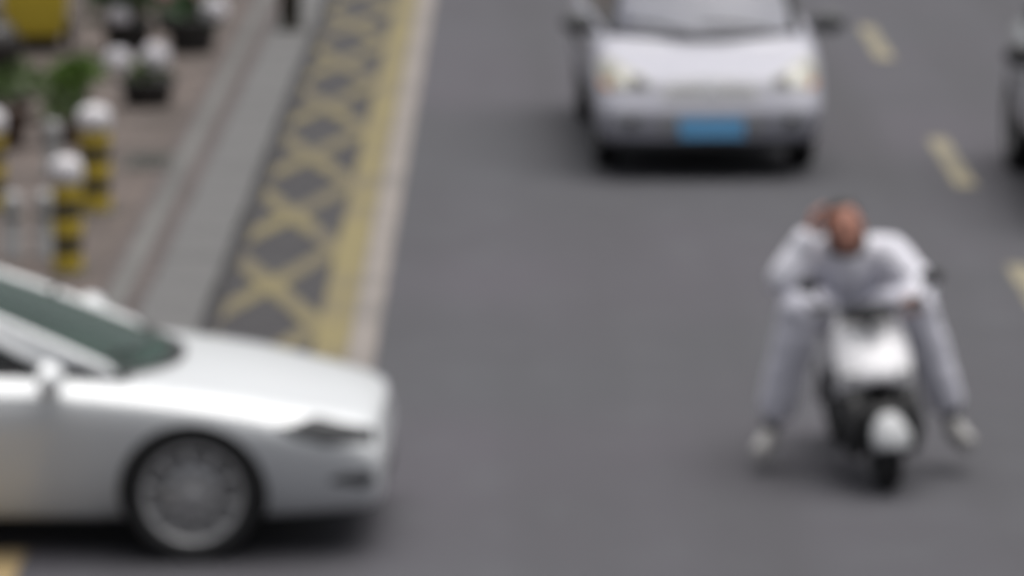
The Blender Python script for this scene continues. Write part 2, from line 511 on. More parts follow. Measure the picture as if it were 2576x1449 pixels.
def make_wheel(car, x, y, r, w, rimr, style, m_rim, steer=0.0, n=5):
    wh = empty('wheel', (x, y, r), car)
    wh.rotation_euler = (0, 0, steer)
    s = 1 if y > 0 else -1
    prof = [(rimr, -w * 0.42), (r * 0.93, -w * 0.5), (r * 0.985, -w * 0.42), (r, -w * 0.25), (r, w * 0.25), (r * 0.985, w * 0.42), (r * 0.93, w * 0.5), (rimr, w * 0.42)]
    lathe('tyre', prof, rubber, wh, 40, 'y', closed=True)
    bm = bmesh.new()
    o = s * w * 0.40
    k = s
    if style == 'cover':
        add_lathe(bm, [(rimr, -o * 0.9), (rimr, o), (rimr * 0.95, o + k * 0.008), (rimr * 0.9, o - k * 0.004), (rimr * 0.55, o - k * 0.012), (rimr * 0.3, o + k * 0.002), (0.0, o + k * 0.006)], 40, 'y')
    else:
        add_lathe(bm, [(rimr, -o * 0.9), (rimr, o), (rimr * 0.94, o + k * 0.006), (rimr * 0.88, o - k * 0.02), (rimr * 0.85, o - k * 0.07), (0.0, o - k * 0.075)], 40, 'y')
    rim = from_bm('rim', bm, m_rim, wh, True)
    if style != 'cover':
        lathe('brake_disc', [(rimr * 0.70, o - k * 0.073), (rimr * 0.70, o - k * 0.055), (rimr * 0.3, o - k * 0.052), (0, o - k * 0.052)], steel, wh, 28, 'y')
    for i in range(n):
        a = 2 * math.pi * i / n + 0.2
        bm = bmesh.new()
        if style == 'cover':
            add_box(bm, rimr * 0.42, rimr * 0.82, -0.004, 0.004, -0.011, 0.011, 0.003)
            yy = o - k * 0.004
        else:
            w2 = 0.115 / n; add_box(bm, rimr * 0.1, rimr * 0.93, -0.012, 0.012, -w2, w2, 0.004)
            yy = o - k * 0.015
        for v in bm.verts:
            v.co = Matrix.Rotation(a, 3, 'Y') @ v.co + Vector((0, yy, 0))
        from_bm('slot' if style == 'cover' else 'spoke', bm, black_plastic if style == 'cover' else m_rim, wh)
    lathe('hub_cap', [(rimr * 0.16, o - k * 0.03), (rimr * 0.16, o + k * 0.006), (rimr * 0.1, o + k * 0.012), (0, o + k * 0.013)], m_rim if style == 'cover' else mid_plastic, wh, 20, 'y')
    return wh

def build_car(name, P):
    car = empty(name)
    paint = P['paint']
    bm = loft([(x, section(*s)) for x, *s in P['stations']], P.get('crease', ((6, 0.35),)))
    body = from_bm('body', bm, paint, car, True)
    ss = body.modifiers.new('s', 'SUBSURF'); ss.levels = 2; ss.render_levels = 2
    bake(body)
    k1 = P.get('rake', 0.0)
    for v in body.data.vertices:              # bonnet edge leans back, chin tucks under
        if v.co.x > 0.2:
            f = min(1.0, (v.co.x - 0.2) / 0.35)
            v.co.x -= f * (k1 * max(0.0, v.co.z - 0.50) + 0.5 * k1 * max(0.0, 0.40 - v.co.z))
    for p in body.data.polygons: p.use_smooth = True
    body.data.materials.clear(); body.data.materials.append(paint)
    # wheel arches
    cb_ = bmesh.new()
    for ax in (0.0, -P['wb']):
        for s in (1, -1):
            add_lathe(cb_, [(P['arch'], s * (P['track'] - 0.26)), (P['arch'], s * 1.4)], 48, 'y', (ax, 0, P.get('arch_z', P['r'] + 0.01)))
    cutter = from_bm('wheel_cutter', cb_, black_plastic)
    for s in cutter.data.polygons: s.material_index = 0
    bo = body.modifiers.new('b', 'BOOLEAN'); bo.operation = 'DIFFERENCE'; bo.solver = 'EXACT'; bo.object = cutter
    try: bo.material_mode = 'TRANSFER'
    except Exception: pass
    bake(body)
    bpy.data.objects.remove(cutter)
    try: body.data.set_sharp_from_angle(angle=R(38))
    except Exception: pass
    bm = bmesh.new(); bm.from_mesh(body.data); bvh = BVHTree.FromBMesh(bm); bm.free()
    g = P['glass']
    A0, Ac, T0, Tc, R0, Rc, D0, Dc = [Vector(g[k]) for k in ('A0', 'Ac', 'T0', 'Tc', 'R0', 'Rc', 'D0', 'Dc')]
    def cross(c0, cc, t):
        a = abs(t)
        return Vector((lerp(cc.x, c0.x, a ** 2.3), c0.y * t, lerp(cc.z, c0.z, a ** 2.2)))
    def span(lo, hi, n=10, m=16, bulge=0.02, s0=0.0, s1=1.0, t0=-1, t1=1):
        rows = []
        for i in range(n + 1):
            s = lerp(s0, s1, i / n)
            row = []
            for j in range(m + 1):
                t = lerp(t0, t1, j / m)
                p = cross(*lo, t).lerp(cross(*hi, t), s)
                q = (cross(*hi, t) - cross(*lo, t)).cross(Vector((0, 1, 0)))
                q.normalize()
                if q.z < 0: q = -q
                row.append(p + q * bulge * math.sin(math.pi * s))
            rows.append(row)
        return rows
    ws = grid_mesh('windscreen', span((A0, Ac), (T0, Tc), bulge=0.02, t0=-0.96, t1=0.96), P['glass_front'], car)
    grid_mesh('rear_window', span((D0, Dc), (R0, Rc), bulge=0.02, t0=-0.9, t1=0.9), glass_side, car)
    grid_mesh('roof', span((T0, Tc), (R0, Rc), n=12, bulge=P['roof_crown']), paint, car, thick=0.02)
    # black shade band at the foot of the windscreen, wipers
    grid_mesh('cowl', span((A0 + Vector((0.035, 0, -0.012)), Ac + Vector((0.06, 0, -0.012))), (A0, Ac), n=3, bulge=0.0, t0=-0.97, t1=0.97), black_plastic, car, thick=0.012)
    for yy in P['wipers']:
        a = cross(A0, Ac, yy / A0.y) + Vector((0.01, 0, 0.015))
        t = (yy - 0.52) / A0.y
        b = cross(A0, Ac, t).lerp(cross(T0, Tc, t), 0.10) + Vector((0.025, 0, 0.02))
        tube('wiper', [a, a.lerp(b, 0.5) + Vector((0.01, 0, 0.012)), b], 0.008, black_plastic, car, 6)
    # flanks of the cabin
    win = P['windows']
    for s in (1, -1):
        a0, t0, r0, d0 = [Vector((v.x, v.y * s, v.z)) for v in (A0, T0, R0, D0)]
        def surf(u, v, push=0.0):
            lo = a0.lerp(d0, u); lo.y += s * P['belt_bow'] * math.sin(math.pi * u)
            hi = t0.lerp(r0, u); hi.z += P['roof_bow'] * math.sin(math.pi * u); hi.y += s * 0.02 * math.sin(math.pi * u)
            p = lo.lerp(hi, v)
            p.y += s * (0.03 * math.sin(math.pi * v) + push)
            return p
        def panel(nm, u0, u1, m, v0=0.0, v1=1.0, push=0.0, thick=0.0, nu=8, nv=6):
            return grid_mesh(nm, [[surf(lerp(u0, u1, j / nu), lerp(v0, v1, i / nv), push) for j in range(nu + 1)] for i in range(nv + 1)], m, car, thick=thick)
        for (u0, u1) in win:
            panel('side_window', u0, u1, glass_side, 0.0, 0.94)
        last = 0.0
        gaps = []
        for (u0, u1) in win:
            gaps.append((last, u0)); last = u1
        gaps.append((last, 1.0))
        for k, (u0, u1) in enumerate(gaps):
            if u1 - u0 < 0.004: continue
            panel('pillar', u0, u1, paint if k in (0, len(gaps) - 1) else black_plastic, thick=0.014)
        # A pillar and roof rail, belt trim
        pa = [a0 + Vector((0.04, s * -0.005, -0.03))] + [a0.lerp(t0, q) + Vector((0.0, s * 0.022 * math.sin(math.pi * q), 0.012 * math.sin(math.pi * q))) for q in (0.0, 0.25, 0.5, 0.75, 1.0)]
        pa += [surf(q, 1.0) for q in (0.15, 0.35, 0.55, 0.75, 0.9, 1.0)]
        tube('roof_rail', pa, [0.03, 0.036, 0.036, 0.034, 0.033, 0.032] + [0.03] * 6, paint if not P.get('black_rail') else black_plastic, car, 10)
        tube('belt_trim', [surf(q, 0.0, 0.008) for q in (0.0, 0.1, 0.3, 0.5, 0.7, 0.9, 1.0)], 0.012, P['trim'], car, 8)
        # mirror
        mx = P['mirror']
        mr = empty('door_mirror', (mx[0], s * mx[1], mx[2]), car)
        bm = bmesh.new(); bmesh.ops.create_uvsphere(bm, u_segments=20, v_segments=12, radius=1.0)
        for v in bm.verts:
            c = v.co
            c.x = (c.x * 0.085) if c.x > 0 else max(c.x * 0.085, -0.03)
            c.y *= 0.125; c.z *= 0.085 * (1 - 0.15 * c.y / 0.125 * s)
        from_bm('mirror_housing', bm, P['mirror_mat'], mr, True)
        bm = bmesh.new(); add_tube(bm, [(0.0, -s * 0.16, -0.06), (0.0, -s * 0.08, -0.04)], [0.028, 0.03], 8)
        from_bm('mirror_stalk', bm, black_plastic, mr, True)
        lathe('mirror_glass', [(0.0, -0.0335), (0.07, -0.0335), (0.074, -0.028)], lens_dark, mr, 20, 'x')
        # doors
        side = 'left' if s > 0 else 'right'
        for k, poly in enumerate(P['doors']):
            dr = patch('door', bvh, poly, side, 0.004, paint, car, 16, 14, 0.02)
            hx, hz = P['handles'][k]
            hit = bvh.ray_cast(Vector((hx, s * 8, hz)), Vector((0, -s, 0)))[0]
            if hit:
                bm = bmesh.new(); add_box(bm, -0.10, 0.10, -0.018, 0.018, -0.014, 0.014, 0.008)
                for v in bm.verts: v.co += Vector((hx, hit.y + s * 0.02, hz))
                from_bm('handle', bm, P['handle_mat'], dr)
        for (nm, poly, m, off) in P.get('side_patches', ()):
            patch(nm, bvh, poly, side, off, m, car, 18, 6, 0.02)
    for (nm, poly, plane, m, off, subs) in P['patches']:
        o = patch(nm, bvh, poly, plane, off, m, car, 18, 10, 0.02)
        for (n2, p2, m2, off2) in subs:
            patch(n2, bvh, p2, plane, off2, m2, o, 10, 6, 0.015)
    # cabin: tray at belt height, dashboard, seats, steering wheel
    zc = P['cabin_z']
    poly = [(y, x) for x, y in P['cabin']]
    patch('cabin_lining', bvh, poly, 'top', 0.006, interior, car, 14, 14, 0.01)
    bm = bmesh.new()
    add_box(bm, A0.x - 0.30, Ac.x - 0.22, -A0.y + 0.12, A0.y - 0.12, zc - 0.08, zc + 0.05, 0.03)
    from_bm('dashboard', bm, P['dash_mat'], car)
    for sx in P['seats']:
        for yy in (0.36, -0.36):
            bm = bmesh.new(); add_box(bm, sx - 0.10, sx + 0.04, yy - 0.24, yy + 0.24, zc - 0.15, zc + P['seat_h'], 0.045)
            for v in bm.verts: v.co.x -= (v.co.z - zc) * 0.25
            st = from_bm('seat', bm, interior, car, True)
            bm = bmesh.new(); add_box(bm, sx - 0.17, sx - 0.06, yy - 0.13, yy + 0.13, zc + P['seat_h'] + 0.03, zc + P['seat_h'] + 0.2, 0.035)
            from_bm('headrest', bm, interior, st, True)
    sw = lathe('steering_wheel', [(0.17, -0.012), (0.185, 0.0), (0.17, 0.012), (0.155, 0.0)], black_plastic, car, 28, 'x', closed=True)
    sw.location = (A0.x - 0.42, 0.36, zc + 0.08); sw.rotation_euler = (0, R(25), 0)
    for ax, st in ((0.0, P.get('steer', 0.0)), (-P['wb'], 0.0)):
        for s in (1, -1):
            make_wheel(car, ax, s * P['track'], P['r'], P['tw'], P['rim_r'], P['wheel_style'], P['rim_mat'], st, P.get('n_spokes', 5))
    for ch in car.children:                   # ride height
        if not ch.name.startswith('wheel'): ch.location.z -= P.get('body_drop', 0.0)
    # number plates
    for (px, pz, tilt, nm) in P['plates']:
        if px is None: continue
        bm = bmesh.new(); add_box(bm, -0.006, 0.006, -0.235, 0.235, -0.075, 0.075, 0.004)
        pl = from_bm('number_plate', bm, plate_blue, car)
        pl.location = (px, 0, pz); pl.rotation_euler = (0, tilt, 0 if px > 0 else math.pi)
    return car, bvh

# --- white sedan nosing in from the side entrance (its right flank faces the viewer)
sedan_P = dict(
    paint=car_white, trim=black_plastic, mirror_mat=car_white, handle_mat=car_white, rim_mat=rim_grey, dash_mat=black_plastic,
    stations=[ # x, zb, wb, wm, zm, ws, zs, wt, zte, ztc
        (0.90, 0.27, 0.55, 0.63, 0.50, 0.57, 0.58, 0.50, 0.625, 0.64),
        (0.865, 0.23, 0.69, 0.76, 0.50, 0.69, 0.61, 0.60, 0.665, 0.685),
        (0.74, 0.21, 0.7, 0.81, 0.57, 0.77, 0.64, 0.65, 0.705, 0.725),
        (0.42, 0.19, 0.76, 0.88, 0.6, 0.845, 0.715, 0.7, 0.77, 0.795),
        (0.05, 0.18, 0.77, 0.895, 0.63, 0.875, 0.775, 0.73, 0.83, 0.85),
        (-0.3, 0.18, 0.77, 0.895, 0.65, 0.885, 0.81, 0.75, 0.865, 0.88),
        (-0.62, 0.18, 0.77, 0.895, 0.66, 0.885, 0.84, 0.77, 0.89, 0.895),
        (-1.3, 0.18, 0.77, 0.9, 0.67, 0.89, 0.86, 0.78, 0.905, 0.905),
        (-2.1, 0.18, 0.77, 0.905, 0.68, 0.895, 0.87, 0.77, 0.92, 0.92),
        (-2.75, 0.19, 0.76, 0.9, 0.7, 0.88, 0.89, 0.74, 0.95, 0.955),
        (-3.25, 0.21, 0.74, 0.87, 0.72, 0.84, 0.89, 0.7, 0.97, 0.99),
        (-3.62, 0.27, 0.68, 0.8, 0.72, 0.77, 0.87, 0.64, 0.96, 0.98),
        (-3.75, 0.34, 0.56, 0.68, 0.72, 0.66, 0.81, 0.54, 0.89, 0.91)],
    crease=((6, 0.45), (5, 0.15)),
    rake=0.22, wb=2.76, track=0.785, r=0.318, arch=0.352, arch_z=0.352, body_drop=0.045, tw=0.225, rim_r=0.240, wheel_style='spoke', n_spokes=10, steer=R(3),
    glass=dict(A0=(-0.42, 0.63, 0.905), Ac=(-0.16, 0, 0.89), T0=(-1.42, 0.44, 1.30), Tc=(-1.30, 0, 1.32), R0=(-2.35, 0.53, 1.29), Rc=(-2.45, 0, 1.325), D0=(-3.15, 0.62, 0.975), Dc=(-3.35, 0, 1.0)),
    glass_front=glass_green, roof_crown=0.035, roof_bow=0.035, belt_bow=0.09, windows=[(0.10, 0.46), (0.49, 0.80)], wipers=(0.55, 0.0),
    mirror=(-0.66, 0.95, 0.925),
    doors=[[(-0.66, 0.30), (-0.62, 0.60), (-0.60, 0.83), (-1.55, 0.87), (-1.58, 0.60), (-1.58, 0.30)], [(-1.60, 0.30), (-1.60, 0.60), (-1.57, 0.87), (-2.45, 0.89), (-2.38, 0.66), (-2.22, 0.30)]],
    handles=[(-1.42, 0.80), (-2.28, 0.83)],
    side_patches=[('headlight', [(0.36, 0.70), (0.48, 0.635), (0.66, 0.585), (0.845, 0.57), (0.84, 0.635), (0.58, 0.705)], lens_dark, 0.004),
                  ('bumper_intake', [(0.62, 0.41), (0.80, 0.375), (0.855, 0.40), (0.83, 0.455), (0.70, 0.45)], grey_plastic, 0.003),
                  ('sill', [(-0.42, 0.19), (-2.32, 0.20), (-2.34, 0.285), (-0.41, 0.275)], car_white, 0.006),
                  ('tail_lamp', [(-3.45, 0.80), (-3.70, 0.80), (-3.70, 0.88), (-3.40, 0.90)], lens_red, 0.004)],
    patches=[('bonnet', [(-0.70, -0.26), (-0.69, 0.10), (-0.63, 0.45), (-0.50, 0.68), (-0.30, 0.74), (0.30, 0.74), (0.50, 0.68), (0.63, 0.45), (0.69, 0.10), (0.70, -0.26)], 'top', car_white, 0.004, []),
             ('lower_grille', [(-0.45, 0.33), (0.45, 0.33), (0.40, 0.42), (-0.40, 0.42)], 'front', black_plastic, 0.004, []),
             ('badge', [(-0.04, 0.60), (0.04, 0.60), (0.04, 0.64), (-0.04, 0.64)], 'front', chrome, 0.006, []),
             ('boot_lid', [(-0.58, 0.62), (0.58, 0.62), (0.60, 0.95), (-0.60, 0.95)], 'rear', car_white, 0.004, [])],
    cabin=[(-0.30, 0.70), (-1.5, 0.80), (-3.0, 0.66), (-3.0, -0.66), (-1.5, -0.80), (-0.30, -0.70)], cabin_z=0.90, seats=(-1.35, -2.25), seat_h=0.12,
    plates=[(-3.78, 0.62, 0.0, 'rear')])
sedan, _ = build_car('sedan', sedan_P)
sedan.location = (-1.525, 22.68, 0)
sedan.rotation_euler = (0, 0, R(-1.0))
tag(sedan, 'white sedan nosing out of the side entrance, grey disc wheels, green-tinted windscreen', 'car')

# --- white microvan coming towards the viewer
van_P = dict(
    paint=van_white, trim=black_plastic, mirror_mat=grey_plastic, handle_mat=black_plastic, rim_mat=rim_grey, dash_mat=dash_grey,
    stations=[
        (0.80, 0.27, 0.50, 0.56, 0.46, 0.52, 0.60, 0.46, 0.70, 0.73),
        (0.77, 0.23, 0.70, 0.75, 0.46, 0.71, 0.62, 0.63, 0.735, 0.765),
        (0.66, 0.21, 0.78, 0.82, 0.47, 0.79, 0.66, 0.71, 0.785, 0.82),
        (0.45, 0.20, 0.80, 0.845, 0.50, 0.825, 0.74, 0.76, 0.865, 0.905),
        (0.20, 0.20, 0.80, 0.85, 0.53, 0.84, 0.82, 0.775, 0.935, 0.965),
        (-0.05, 0.20, 0.80, 0.85, 0.56, 0.845, 0.88, 0.79, 0.985, 1.0),
        (-0.60, 0.20, 0.80, 0.85, 0.58, 0.85, 0.93, 0.80, 1.02, 1.02),
        (-1.60, 0.20, 0.80, 0.855, 0.60, 0.85, 0.95, 0.80, 1.03, 1.03),
        (-2.60, 0.20, 0.80, 0.855, 0.60, 0.845, 0.95, 0.80, 1.04, 1.04),
        (-3.20, 0.24, 0.78, 0.84, 0.60, 0.83, 0.95, 0.78, 1.04, 1.04),
        (-3.42, 0.28, 0.74, 0.79, 0.60, 0.78, 0.92, 0.74, 1.02, 1.02),
        (-3.46, 0.32, 0.68, 0.73, 0.60, 0.72, 0.90, 0.68, 0.99, 0.99)],
    crease=((6, 0.3), (5, 0.1)),
    rake=0.62, wb=2.72, track=0.715, r=0.29, arch=0.33, tw=0.175, rim_r=0.19, wheel_style='spoke',
    glass=dict(A0=(-0.02, 0.68, 1.0), Ac=(0.17, 0, 0.985), T0=(-0.62, 0.56, 1.60), Tc=(-0.54, 0, 1.64), R0=(-3.25, 0.63, 1.64), Rc=(-3.28, 0, 1.68), D0=(-3.38, 0.72, 1.03), Dc=(-3.42, 0, 1.03)),
    glass_front=glass_van, roof_crown=0.05, roof_bow=0.05, belt_bow=0.06, windows=[(0.04, 0.30), (0.33, 0.60), (0.63, 0.94)], wipers=(0.5, -0.1), black_rail=True,
    mirror=(0.0, 0.93, 1.06),
    doors=[[(-0.42, 0.30), (-0.34, 0.60), (-0.20, 0.93), (-1.05, 0.97), (-1.08, 0.30)], [(-1.12, 0.30), (-1.10, 0.97), (-2.15, 0.97), (-2.22, 0.70), (-2.30, 0.30)]],
    handles=[(-0.95, 0.82), (-1.25, 0.82)],
    side_patches=[('cladding_shade', [(-0.36, 0.21), (-2.36, 0.21), (-2.36, 0.56), (-0.36, 0.56)], black_plastic, 0.007)],  # dark panel added to deepen the van's shaded side
    patches=[('bonnet', [(-0.72, 0.05), (-0.71, 0.30), (-0.62, 0.60), (-0.44, 0.70), (-0.2, 0.73), (0.2, 0.73), (0.44, 0.70), (0.62, 0.60), (0.71, 0.30), (0.72, 0.05)], 'top', van_white, 0.004, []),
             ('headlight', [(0.44, 0.655), (0.50, 0.64), (0.76, 0.635), (0.795, 0.70), (0.80, 0.80), (0.74, 0.84), (0.58, 0.78), (0.46, 0.72)], 'front', lens_warm, 0.006,
                [('reflector', [(0.47, 0.665), (0.57, 0.66), (0.58, 0.74), (0.48, 0.725)], lens_dark, 0.010), ('indicator', [(0.71, 0.642), (0.775, 0.65), (0.79, 0.70), (0.72, 0.69)], lens_orange, 0.010)]),
             ('headlight', [(-0.44, 0.655), (-0.50, 0.64), (-0.76, 0.635), (-0.795, 0.70), (-0.80, 0.80), (-0.74, 0.84), (-0.58, 0.78), (-0.46, 0.72)], 'front', lens_warm, 0.006,
                [('reflector', [(-0.47, 0.665), (-0.57, 0.66), (-0.58, 0.74), (-0.48, 0.725)], lens_dark, 0.010), ('indicator', [(-0.71, 0.642), (-0.775, 0.65), (-0.79, 0.70), (-0.72, 0.69)], lens_orange, 0.010)]),
             ('grille', [(-0.34, 0.57), (0.34, 0.57), (0.38, 0.68), (0.12, 0.715), (-0.12, 0.715), (-0.38, 0.68)], 'front', silver_plastic, 0.006,
                [('badge', [(-0.05, 0.63), (0.05, 0.63), (0.05, 0.68), (-0.05, 0.68)], chrome, 0.014),
                 ('grille_slat', [(-0.33, 0.60), (0.33, 0.60), (0.34, 0.612), (-0.34, 0.612)], grey_plastic, 0.011),
                 ('grille_slat', [(-0.30, 0.645), (-0.07, 0.645), (-0.07, 0.655), (-0.30, 0.655)], grey_plastic, 0.011),
                 ('grille_slat', [(0.07, 0.645), (0.30, 0.645), (0.30, 0.655), (0.07, 0.655)], grey_plastic, 0.011)]),
             ('lower_grille', [(-0.36, 0.33), (0.36, 0.33), (0.40, 0.47), (-0.40, 0.47)], 'front', mid_plastic, 0.005, []),
             ('fog_lamp', [(0.48, 0.38), (0.64, 0.37), (0.69, 0.47), (0.52, 0.48)], 'front', mid_plastic, 0.005, [('fog_lens', [(0.54, 0.40), (0.61, 0.40), (0.61, 0.46), (0.54, 0.46)], lens_dark, 0.009)]),
             ('fog_lamp', [(-0.48, 0.38), (-0.64, 0.37), (-0.69, 0.47), (-0.52, 0.48)], 'front', mid_plastic, 0.005, [('fog_lens', [(-0.54, 0.40), (-0.61, 0.40), (-0.61, 0.46), (-0.54, 0.46)], lens_dark, 0.009)]),
             ('bumper_lip', [(-0.66, 0.235), (0.66, 0.235), (0.68, 0.29), (-0.68, 0.29)], 'front', grey_plastic, 0.005, [])],
    cabin=[(0.02, 0.70), (-1.0, 0.76), (-3.3, 0.72), (-3.3, -0.72), (-1.0, -0.76), (0.02, -0.70)], cabin_z=1.01, seats=(-0.95, -1.85, -2.75), seat_h=0.22,
    plates=[(0.815, 0.385, R(-8), 'front'), (-3.50, 0.62, 0.0, 'rear')])
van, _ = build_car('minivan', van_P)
van.location = (1.345, 34.2 + 0.80, 0)
van.rotation_euler = (0, 0, R(-87.8))
tag(van, 'pearl white minivan with blue number plate driving towards the viewer', 'van')

# --- grey crossover at the edge of the frame in the next lane
suv_P = dict(van_P)
suv_P.update(rake=0.3, paint=car_silver, mirror_mat=black_plastic, black_rail=False, glass_front=glass_side, roof_crown=0.04,
    stations=[
        (0.84, 0.30, 0.50, 0.58, 0.48, 0.54, 0.66, 0.46, 0.78, 0.80),
        (0.80, 0.26, 0.72, 0.78, 0.48, 0.73, 0.68, 0.64, 0.82, 0.85),
        (0.62, 0.23, 0.80, 0.86, 0.50, 0.83, 0.74, 0.74, 0.88, 0.91),
        (0.30, 0.22, 0.82, 0.88, 0.54, 0.86, 0.82, 0.77, 0.93, 0.96),
        (-0.10, 0.22, 0.82, 0.89, 0.57, 0.87, 0.88, 0.78, 0.97, 1.0),
        (-0.50, 0.22, 0.82, 0.89, 0.58, 0.88, 0.92, 0.79, 1.02, 1.03),
        (-1.30, 0.22, 0.82, 0.89, 0.60, 0.88, 0.94, 0.80, 1.04, 1.04),
        (-2.20, 0.22, 0.82, 0.89, 0.60, 0.88, 0.96, 0.80, 1.05, 1.05),
        (-2.90, 0.24, 0.80, 0.88, 0.62, 0.86, 0.98, 0.78, 1.06, 1.06),
        (-3.35, 0.30, 0.76, 0.82, 0.62, 0.80, 0.96, 0.74, 1.05, 1.05),
        (-3.45, 0.36, 0.68, 0.74, 0.62, 0.72, 0.92, 0.66, 1.0, 1.0)],
    wb=2.62, track=0.77, r=0.34, arch=0.385, tw=0.215, rim_r=0.225,
    glass=dict(A0=(-0.42, 0.74, 1.01), Ac=(-0.14, 0, 1.01), T0=(-1.10, 0.59, 1.54), Tc=(-1.0, 0, 1.58), R0=(-2.85, 0.58, 1.55), Rc=(-2.95, 0, 1.59), D0=(-3.28, 0.68, 1.06), Dc=(-3.38, 0, 1.06)),
    windows=[(0.06, 0.38), (0.42, 0.70), (0.74, 0.92)], mirror=(-0.55, 1.0, 1.08),
    doors=[[(-0.60, 0.32), (-0.56, 0.60), (-0.54, 0.92), (-1.42, 0.96), (-1.46, 0.32)], [(-1.48, 0.32), (-1.45, 0.96), (-2.25, 0.97), (-2.20, 0.70), (-2.05, 0.32)]],
    handles=[(-1.3, 0.84), (-2.1, 0.86)],
    side_patches=[('cladding_shade', [(-0.40, 0.23), (-2.22, 0.23), (-2.22, 0.40), (-0.38, 0.40)], black_plastic, 0.007),
                  ('headlight', [(0.36, 0.76), (0.62, 0.70), (0.79, 0.70), (0.76, 0.76), (0.50, 0.80)], lens_dark, 0.005)],
    patches=[('bonnet', [(-0.72, -0.30), (-0.70, 0.20), (-0.60, 0.62), (-0.40, 0.74), (0.40, 0.74), (0.60, 0.62), (0.70, 0.20), (0.72, -0.30)], 'top', car_silver, 0.004, []),
             ('grille', [(-0.50, 0.50), (0.50, 0.50), (0.56, 0.70), (-0.56, 0.70)], 'front', black_plastic, 0.006, [('badge', [(-0.06, 0.57), (0.06, 0.57), (0.06, 0.64), (-0.06, 0.64)], chrome, 0.014)]),
             ('bumper_lip', [(-0.68, 0.27), (0.68, 0.27), (0.70, 0.36), (-0.70, 0.36)], 'front', mid_plastic, 0.005, []),
             ('fog_lamp', [(-0.56, 0.38), (-0.70, 0.38), (-0.73, 0.46), (-0.58, 0.46)], 'front', lens_clear, 0.006, []),
             ('fog_lamp', [(0.56, 0.38), (0.70, 0.38), (0.73, 0.46), (0.58, 0.46)], 'front', lens_clear, 0.006, [])],
    cabin=[(-0.32, 0.68), (-1.0, 0.76), (-3.2, 0.70), (-3.2, -0.70), (-1.0, -0.76), (-0.32, -0.68)], cabin_z=1.03, seats=(-1.35, -2.2), seat_h=0.18,
    plates=[(0.87, 0.43, 0.0, 'front'), (-3.50, 0.66, 0.0, 'rear')])
suv, _ = build_car('crossover_car', suv_P)
suv.location = (4.46, 31.4 + 0.84, 0)
suv.rotation_euler = (0, 0, R(-90))
tag(suv, 'grey car cut off by the frame edge in the lane beyond the dashes', 'car')

# ------------------------------------------------------------------ scooter
def add_blob(bm, c, rx, ry, rz, rot=None):
    ret = bmesh.ops.create_uvsphere(bm, u_segments=24, v_segments=14, radius=1)
    for v in ret['verts']:
        p = Vector((v.co.x * rx, v.co.y * ry, v.co.z * rz))
        if rot is not None: p = rot @ p
        v.co = p + Vector(c)

def torus_tyre(name, R0, r, m, parent, loc):
    o = lathe(name, [(R0 + r * math.cos(t), r * 1.05 * math.sin(t)) for t in [2 * math.pi * k / 12 for k in range(12)]], m, parent, 36, 'y', closed=True)
    o.location = loc
    return o

